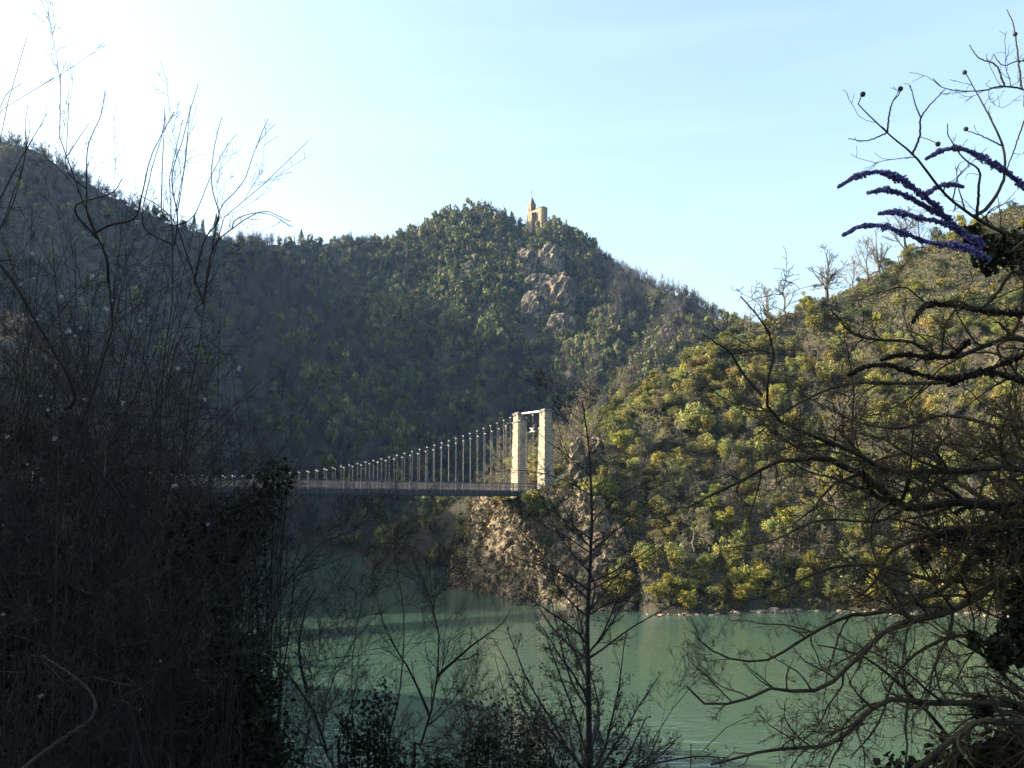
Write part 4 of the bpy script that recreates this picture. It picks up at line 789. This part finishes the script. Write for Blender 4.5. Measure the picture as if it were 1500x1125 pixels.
# ---- bare saplings and leaning stems along the water's edge
def sapling(label, pts, Y0, Y1, r0, r1, seed, extra=(), per=(24, 11, 5.5), leaves=None, name='bare_sapling', group='bare saplings along the near water edge', trop=.10, hl=(.18, .5)):
    w = px2(pts, Y0, Y1); b = np.array([w[0][0] + .05, w[0][1], 0]); b[2] = gz(b[0], b[1]) - .2
    limbs = [([b] + w, r0, r1)] + [(px2(e[0], e[1], e[2]), e[3], e[4]) for e in extra]
    lv = [(per[0], hl[0], hl[1], (25, 52), trop, .10, 8, (.15, 1.3)), (per[1], .25, .6, (25, 58), .07, .14, 6, (.08, .6)), (per[2], .25, .55, (25, 60), .06, .15, 4, (.04, .25))]
    return woody(name, label, 'tree', b, limbs, lv, M['darkbark'], M['twig'], seed, group, nlimb=24, leaves=leaves, rmin=.003)
sapling('bare forked sapling with branch reaching right toward the alder', [(605, 1180), (612, 1110), (630, 1050), (641, 990), (643, 940), (633, 890), (612, 835)], 13, 13, .055, .006, 101, [([(641, 990), (665, 968), (700, 940), (740, 915), (755, 895)], 13, 12.6, .022, .004), ([(630, 1050), (600, 980), (572, 930), (560, 880)], 13, 13.4, .02, .004)])
sapling('thick dark leaning stem bending left over the water', [(500, 1180), (485, 1110), (468, 1055), (448, 1012), (425, 988), (400, 966), (384, 930), (378, 890)], 11, 10.6, .045, .008, 102, [([(450, 1014), (440, 960), (450, 900), (470, 850)], 11, 11.2, .02, .004)])
sapling('thin straight upright stem left of the leaning stem', [(392, 1140), (402, 1050), (413, 980), (424, 890), (430, 835)], 10, 10, .03, .006, 103)
for i, (a_, b2, lab) in enumerate([([(520, 1160), (514, 1040), (516, 950), (530, 880), (548, 850)], 14, 'slim bare sapling left of the forked one, bending right at its tip'), ([(440, 1160), (470, 1050), (500, 970), (545, 905), (600, 870)], 12, 'long bare shoot arching right across the pale water'), ([(700, 1160), (690, 1070), (690, 1000), (700, 960)], 15, 'short bare sapling between the forked one and the alder'),
        ([(770, 1180), (760, 1090), (735, 1010), (722, 960)], 14, 'bare twiggy sapling leaning left beside the alder foot'), ([(930, 1180), (960, 1080), (1010, 1010), (1050, 970)], 15, 'bare sapling leaning right beyond the alder foot'), ([(370, 1150), (372, 1000), (360, 900), (345, 820)], 9, 'bare stem at the right edge of the dark thicket'),
        ([(330, 1120), (370, 960), (420, 850), (470, 790), (520, 770)], 12, 'thin bare shoot crossing the far dark water'), ([(560, 1160), (585, 1010), (590, 900), (575, 800), (590, 760)], 17, 'tall faint bare sapling reaching the far shore line'), ([(1010, 1180), (1030, 1100), (1075, 1060), (1100, 1050)], 13, 'low bare sapling under the lichened tree branches')]):
    sapling(lab, a_, b2, b2 * 1.03, .0022 * b2, .004, 110 + i, per=(24, 11, 5.5))
def bush(name, label, blobs, Y, seed, n, size, m, base_px, group, stems=24, asp=1.5, tw=(6, 3)):
    """dense evergreen bush: stems from one root fanning into leaf clumps"""
    rng = np.random.default_rng(seed); b = at(base_px[0], base_px[1], Y); b[2] = gz(b[0], b[1]) - .2; r = thing(name, label, 'bush', b, group)
    cs = np.array([at(q[0], q[1], Y + (q[3] if len(q) > 3 else 0)) for q in blobs]); rs = np.array([q[2] / 1500 * Y for q in blobs])
    k = rng.integers(0, len(cs), n) if n < 1 else rng.choice(len(cs), n, p=rs ** 2 / (rs ** 2).sum()); d = nrm(rng.normal(size=(n, 3))); C = cs[k] + d * (rs[k] * rng.random(n) ** .45)[:, None]
    # leaves sit in small sprays
    spr = rng.normal(size=(n // 9 + 1, 3)) * size * 1.6; C = C[np.arange(n) // 9] + rng.normal(size=(n, 3)) * size * 1.3
    g = MB(); leafquads(g, C - b, size, rng, None, 0, asp, np.repeat(rng.uniform(.5, 1.5, (n, 1)), 3, 1)); g.obj('leaves', m, r)
    pk = rng.integers(0, len(cs), stems); E = cs[pk] + rng.normal(size=(stems, 3)) * rs[pk][:, None] * .5; P = np.stack([spline([b, (b + e) / 2 + rng.normal(size=3) * .3 + (0, 0, .2), e], 14) for e in E]) - b; Rr = np.linspace(.018, .004, 14)[None].repeat(stems, 0)
    g = MB(); tubes(g, P, Rr, 5); g.obj('stems', M['darkbark'], r)
    a, ar = grow(P, Rr, tw[0], .15, .4, rng, (25, 60), .05, .14, 6, .3, .5, .002, lenr=(.1, .9)); c, cr = grow(a, ar, tw[1], .25, .6, rng, (25, 60), .04, .15, 4, .1, .6, .002, lenr=(.05, .4)); g = MB(); tubes(g, a, ar, 3); tubes(g, c, cr, 3); g.obj('twigs', M['twig'], r)
    return r
EG = 'dark bushes of the near bank'
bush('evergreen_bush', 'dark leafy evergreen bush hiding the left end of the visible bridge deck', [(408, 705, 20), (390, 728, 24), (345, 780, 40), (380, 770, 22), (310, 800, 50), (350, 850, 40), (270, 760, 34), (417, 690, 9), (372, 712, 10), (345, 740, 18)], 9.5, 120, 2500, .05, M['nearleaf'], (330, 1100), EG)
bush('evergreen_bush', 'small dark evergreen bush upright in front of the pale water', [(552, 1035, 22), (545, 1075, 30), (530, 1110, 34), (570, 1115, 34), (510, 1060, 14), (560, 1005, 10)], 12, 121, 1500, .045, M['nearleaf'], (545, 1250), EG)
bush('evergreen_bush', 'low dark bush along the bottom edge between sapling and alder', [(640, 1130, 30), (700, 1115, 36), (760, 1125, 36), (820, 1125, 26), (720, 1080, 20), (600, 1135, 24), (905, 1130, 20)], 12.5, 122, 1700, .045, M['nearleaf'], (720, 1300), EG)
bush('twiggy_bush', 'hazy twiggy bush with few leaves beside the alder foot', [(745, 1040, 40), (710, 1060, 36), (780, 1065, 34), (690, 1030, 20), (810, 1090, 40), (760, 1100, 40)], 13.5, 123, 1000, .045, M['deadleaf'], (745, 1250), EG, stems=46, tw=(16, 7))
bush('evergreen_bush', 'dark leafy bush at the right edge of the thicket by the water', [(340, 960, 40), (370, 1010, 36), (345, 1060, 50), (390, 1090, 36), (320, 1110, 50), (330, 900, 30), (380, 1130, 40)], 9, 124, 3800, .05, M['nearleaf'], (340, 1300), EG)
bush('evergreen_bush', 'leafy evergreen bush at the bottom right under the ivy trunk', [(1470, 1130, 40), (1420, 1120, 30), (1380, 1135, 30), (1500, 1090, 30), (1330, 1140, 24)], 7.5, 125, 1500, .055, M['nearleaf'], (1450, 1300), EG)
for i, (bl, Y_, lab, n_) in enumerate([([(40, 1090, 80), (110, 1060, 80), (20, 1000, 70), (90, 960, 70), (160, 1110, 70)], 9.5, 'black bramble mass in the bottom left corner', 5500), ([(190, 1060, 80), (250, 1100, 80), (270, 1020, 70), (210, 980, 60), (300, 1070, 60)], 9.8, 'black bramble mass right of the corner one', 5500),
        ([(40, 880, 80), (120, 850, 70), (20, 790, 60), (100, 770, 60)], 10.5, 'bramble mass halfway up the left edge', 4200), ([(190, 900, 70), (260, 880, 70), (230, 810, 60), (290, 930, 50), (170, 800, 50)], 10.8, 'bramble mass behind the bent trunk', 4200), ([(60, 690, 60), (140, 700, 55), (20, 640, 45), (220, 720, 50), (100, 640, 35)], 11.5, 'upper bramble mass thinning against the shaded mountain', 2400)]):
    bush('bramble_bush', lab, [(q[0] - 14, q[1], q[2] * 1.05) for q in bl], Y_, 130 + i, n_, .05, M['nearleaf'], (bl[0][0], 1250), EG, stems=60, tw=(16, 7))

# ---- tall bare shrubs of the left thicket, long whips against the sky
Wl = lambda pts, Y, a, b: (px2(pts, Y, Y * .97), a, b)
def shrub(label, base_px, Y, limbs, seed, lv, name='bare_shrub'):
    b = at(base_px, 1000, Y); b[2] = gz(b[0], b[1]) - .2
    main = np.concatenate([spline([b] + l[0], 60) for l in limbs if l[3]]); out = []
    for l in limbs:      # side shoots leave the nearest lower point of a main stem
        if l[3]: out.append(([b] + l[0], l[1], l[2])); main = main; continue
        q = np.array(l[0][0]); low = main[:, 2] < q[2] - .04; d_ = np.linalg.norm(main - q, axis=1) + np.where(low, 0, 5); m0 = main[d_.argmin()]; q2 = np.array(l[0][1]); rest = l[0] if nrm(q - m0) @ nrm(q2 - q) > .35 else l[0][1:]; out.append(([m0] + rest, l[1], l[2])); main = np.concatenate([main, spline(l[0], 30)])
    limbs = out
    woody(name, label, 'shrub', b, limbs, lv, M['darkbark'], M['twig'], seed, 'bare shrubs of the left thicket', nlimb=26, rmin=.0019, wob=.004, thin=.0095, taper=.5)
def T(pts, Y, a, b, root=True, Y1=None): return (px2(pts, Y, Y1 or Y * .97), a, b, root)
lvL = [(13, .05, .22, (18, 46), .09, .08, 8, (.05, .8), 1.3), (6, .15, .5, (20, 52), .07, .11, 6, (.03, .45)), (2.5, .2, .5, (25, 55), .05, .12, 4, (.015, .18))]
shrub('bent trunked bare tree, its stem kinking left then rising to the sky', 215, 7.5, [T([(216, 1125), (216, 960), (217, 823), (197, 770), (183, 742), (153, 698), (120, 662), (93, 608), (113, 585), (143, 562), (163, 518), (160, 442), (155, 375), (140, 330), (115, 285), (100, 253), (90, 217), (82, 187), (82, 157), (86, 105)], 7.5, .06, .0025),
    T([(110, 585), (100, 552), (75, 510), (50, 468), (20, 415), (-10, 375)], 7.4, .020, .006, False), T([(155, 375), (130, 320), (127, 287), (127, 227), (133, 200), (147, 167), (154, 130)], 7.2, .012, .0022, False), T([(160, 330), (197, 320), (207, 287), (217, 240), (230, 207), (250, 168)], 7.2, .010, .0022, False),
    T([(60, 335), (110, 305), (165, 283), (182, 262)], 7.1, .010, .003, False), T([(100, 253), (98, 215), (103, 155)], 7.0, .005, .002, False), T([(105, 225), (115, 205), (131, 180)], 7.0, .004, .002, False)], 201, lvL)
shrub('bare shrub of many stems with whips rising left of centre thicket', 255, 8.0, [T([(250, 1000), (240, 800), (233, 660), (240, 542), (243, 475), (262, 400), (250, 340), (250, 300), (247, 233), (262, 190), (267, 177)], 8.0, .035, .0022), T([(260, 320), (252, 260), (268, 205), (280, 160), (289, 125)], 7.8, .008, .002, False), T([(237, 310), (238, 250), (240, 200), (241, 155)], 7.8, .007, .002, False),
    T([(232, 700), (233, 582), (253, 508), (273, 452), (287, 402), (277, 373), (253, 333), (262, 290), (275, 235), (282, 155)], 7.8, .020, .0022), T([(287, 402), (300, 350), (320, 320), (310, 280), (308, 257), (312, 217), (323, 170)], 7.7, .010, .002, False), T([(210, 330), (220, 260), (236, 205), (245, 165)], 7.8, .007, .002, False), T([(262, 300), (270, 250), (277, 196)], 7.8, .005, .002, False)], 202, lvL)
shrub('wide bare shrub throwing a long whip out to the right sky', 290, 8.4, [T([(300, 1000), (285, 800), (270, 640), (290, 520), (300, 430), (320, 350), (343, 287), (383, 273), (413, 257), (452, 210)], 8.4, .032, .002), T([(310, 370), (323, 307), (343, 283), (360, 260), (377, 213), (403, 182)], 8.3, .008, .002, False), T([(377, 213), (385, 190), (392, 173)], 8.2, .004, .002, False),
    T([(300, 430), (312, 365), (340, 335), (383, 310), (425, 325)], 8.4, .012, .0025, False), T([(285, 440), (272, 370), (255, 325), (230, 300), (205, 285)], 8.4, .012, .003, False), T([(283, 317), (307, 263), (330, 220), (345, 198)], 8.2, .005, .002, False), T([(345, 322), (372, 312), (400, 315), (427, 332)], 8.2, .006, .002, False)], 203, lvL)
shrub('bare shrub at the left edge sending whips over the corner sky', -20, 7.0, [T([(-20, 900), (-40, 600), (-30, 400), (-10, 250), (10, 150), (25, 100), (38, 55)], 7.0, .03, .002), T([(-60, 500), (-40, 260), (0, 172), (40, 145), (83, 118)], 7.0, .018, .002), T([(-40, 300), (0, 153), (32, 120)], 7.0, .008, .002, False), T([(-30, 320), (0, 290), (40, 215), (52, 195), (70, 165)], 7.1, .010, .002, False), T([(-20, 350), (20, 300), (45, 205), (48, 180)], 7.1, .008, .002, False), T([(-20, 420), (30, 250), (36, 180), (40, 152)], 7.2, .006, .002, False)], 204, lvL)
rng = np.random.default_rng(9)
spots = [(30, 9.0, 330, 'bare shrub low at the left edge in front of the mountain'), (100, 10.0, 340, 'slender bare shrub behind the bent trunk'), (180, 9.2, 300, 'bare shrub rising beside the bent trunk'), (270, 10.5, 430, 'bare shrub at the right side of the left thicket'), (335, 10.0, 640, 'sparse bare shrub leaning over the bridge deck'), (60, 8.0, 520, 'tangled bare shrub low on the left edge'), (160, 8.4, 560, 'tangled bare shrub across the middle of the thicket'), (260, 8.6, 600, 'tangled bare shrub in front of the dark bush'),
         (120, 7.4, 800, 'low tangle of pale bare stems at the bottom left'), (230, 7.6, 830, 'low tangle of bare stems beside the bottom trunk'), (330, 8.2, 780, 'bare stems at the right foot of the thicket'), (20, 6.8, 860, 'low bare stems in the bottom left corner'), (-10, 9.6, 270, 'bare shrub cut by the left picture edge, tips above the crest'), (70, 11.0, 300, 'fine bare shrub far back at the left of the thicket'), (140, 11.4, 300, 'fine bare shrub far back behind the bent trunk'), (215, 11.0, 310, 'fine bare shrub far back in the middle of the thicket'), (235, 12.0, 400, 'fine bare shrub far back on the right of the thicket'), (330, 12.5, 600, 'fine bare shrub standing before the hidden bridge end'), (400, 12.0, 760, 'fine bare shrub in front of the dark far water'),
         (20, 10.4, 300, 'dark fine shrub at the left below the mountain crest'), (110, 9.4, 400, 'dark upright shrub crossing the bent trunk'), (170, 10.6, 330, 'dark fine shrub right of the bent trunk top'), (240, 9.8, 420, 'dark fine shrub below the many whips'), (45, 11.6, 420, 'dark fine shrub deep in the left of the thicket')]
for i, (bx, Y_, topy, lab) in enumerate(spots):
    limbs = []
    for k in range(9):
        ex = bx + rng.normal() * 120 + 10; ey = topy + rng.uniform(-30, 260); mx_ = bx + (ex - bx) * .35 + rng.normal() * 45
        limbs.append(T([(bx + rng.normal() * 12, 1120), (mx_, 1000 + (ey - 1000) * .45), (mx_ * .5 + ex * .5 + rng.normal() * 38, 1000 + (ey - 1000) * .75), (ex, ey)], Y_ + rng.normal() * .2, rng.uniform(.010, .022), .003, True, Y_ + rng.normal() * .9))
    shrub(lab, bx, Y_, limbs, 210 + i, [(13, .12, .40, (25, 65), .03, .14, 9, (.15, 1.4)), (6.5, .22, .6, (25, 62), .03, .16, 7, (.08, .7)), (3.5, .25, .55, (28, 65), .03, .18, 4, (.03, .3))])
# ---- old man's beard climbing through the thicket
cl_pts = [(5, 318), (50, 408), (135, 405), (90, 435), (155, 452), (205, 470), (18, 470), (10, 475), (52, 468), (100, 485), (110, 492), (165, 440), (60, 580), (75, 582), (125, 586), (48, 372), (445, 383), (422, 370), (462, 432), (350, 540), (300, 585), (202, 325), (10, 640), (40, 680), (80, 642), (215, 843), (305, 768), (235, 968), (150, 998), (205, 1040), (275, 1095), (5, 900), (60, 1020), (118, 480), (70, 600), (255, 712), (180, 590), (30, 415), (260, 540), (5, 770)]
vb = at(40, 1000, 8.2); vb[2] = gz(vb[0], vb[1]) - .2; vine = thing('clematis_vine', 'climbing vine with white fluffy seed heads woven through the left thicket', 'vine', vb)
rng = np.random.default_rng(14); ws = [at(p[0], p[1], 8.2 + rng.normal() * .5) for p in cl_pts]
P = np.stack([spline([vb, (vb * .4 + w_ * .6) + rng.normal(size=3) * .25, w_], 16) for w_ in ws[:16]]) - vb; g = MB(); tubes(g, P, np.linspace(.006, .002, 16)[None].repeat(16, 0), 4)
tubes(g, spline(px2([(30, 1130), (53, 1110), (100, 1077), (133, 1053), (140, 1033), (130, 1010), (100, 985), (60, 960)], 6.6, 7.2), 16)[None] - vb, np.linspace(.014, .008, 16)[None], 6); g.obj('stems', M['vinebark'], vine)
for w_ in ws:
    n = 34; s = rng.uniform(.010, .026); d = nrm(rng.normal(size=(n, 3))); g = MB(); leafquads(g, w_ - vb + d * s * rng.uniform(.3, 1, (n, 1)), s * .8, rng, d, -.6, .5); g.obj('seed_head', M['fluff'], vine)
# dark ground plants on the near bank
rng = np.random.default_rng(15); n = 9000; x = rng.uniform(-26, 12, n); y = rng.uniform(3, 26, n); z = H(x, y); q = np.stack([x, y, z], 1); q = q[(z > WATER + .2) & ((x + 1) ** 2 + y ** 2 > 9)]; n = len(q)
st = [(V[:36], s_[:36]) for V, s_ in (crown_template(rng, 60, 'leaf') for _ in range(4))]
forest('undergrowth', q - (0, 0, .05), rng.uniform(.2, .5, n), rng.uniform(.15, .5, n), np.array([.022, .028, .013]) * rng.uniform(.6, 1.5, (n, 1)), st, rng, 'leaf')
# ------------------------------------------------------------------ the valley air
hz = MB(); hz.box(-40, 470, 160, 1300, 1160, 366); hm = bpy.data.materials.new('valley_haze'); hm.use_nodes = True; t = hm.node_tree
t.nodes.remove(t.nodes["Principled BSDF"]); pv = t.nodes.new("ShaderNodeVolumePrincipled"); pv.inputs["Color"].default_value = (.32, .56, 1.0, 1); pv.inputs["Density"].default_value = .00007; pv.inputs["Anisotropy"].default_value = .3
t.links.new(pv.outputs[0], t.nodes["Material Output"].inputs["Volume"])
tag(hz.obj('haze', hm), kind='stuff')
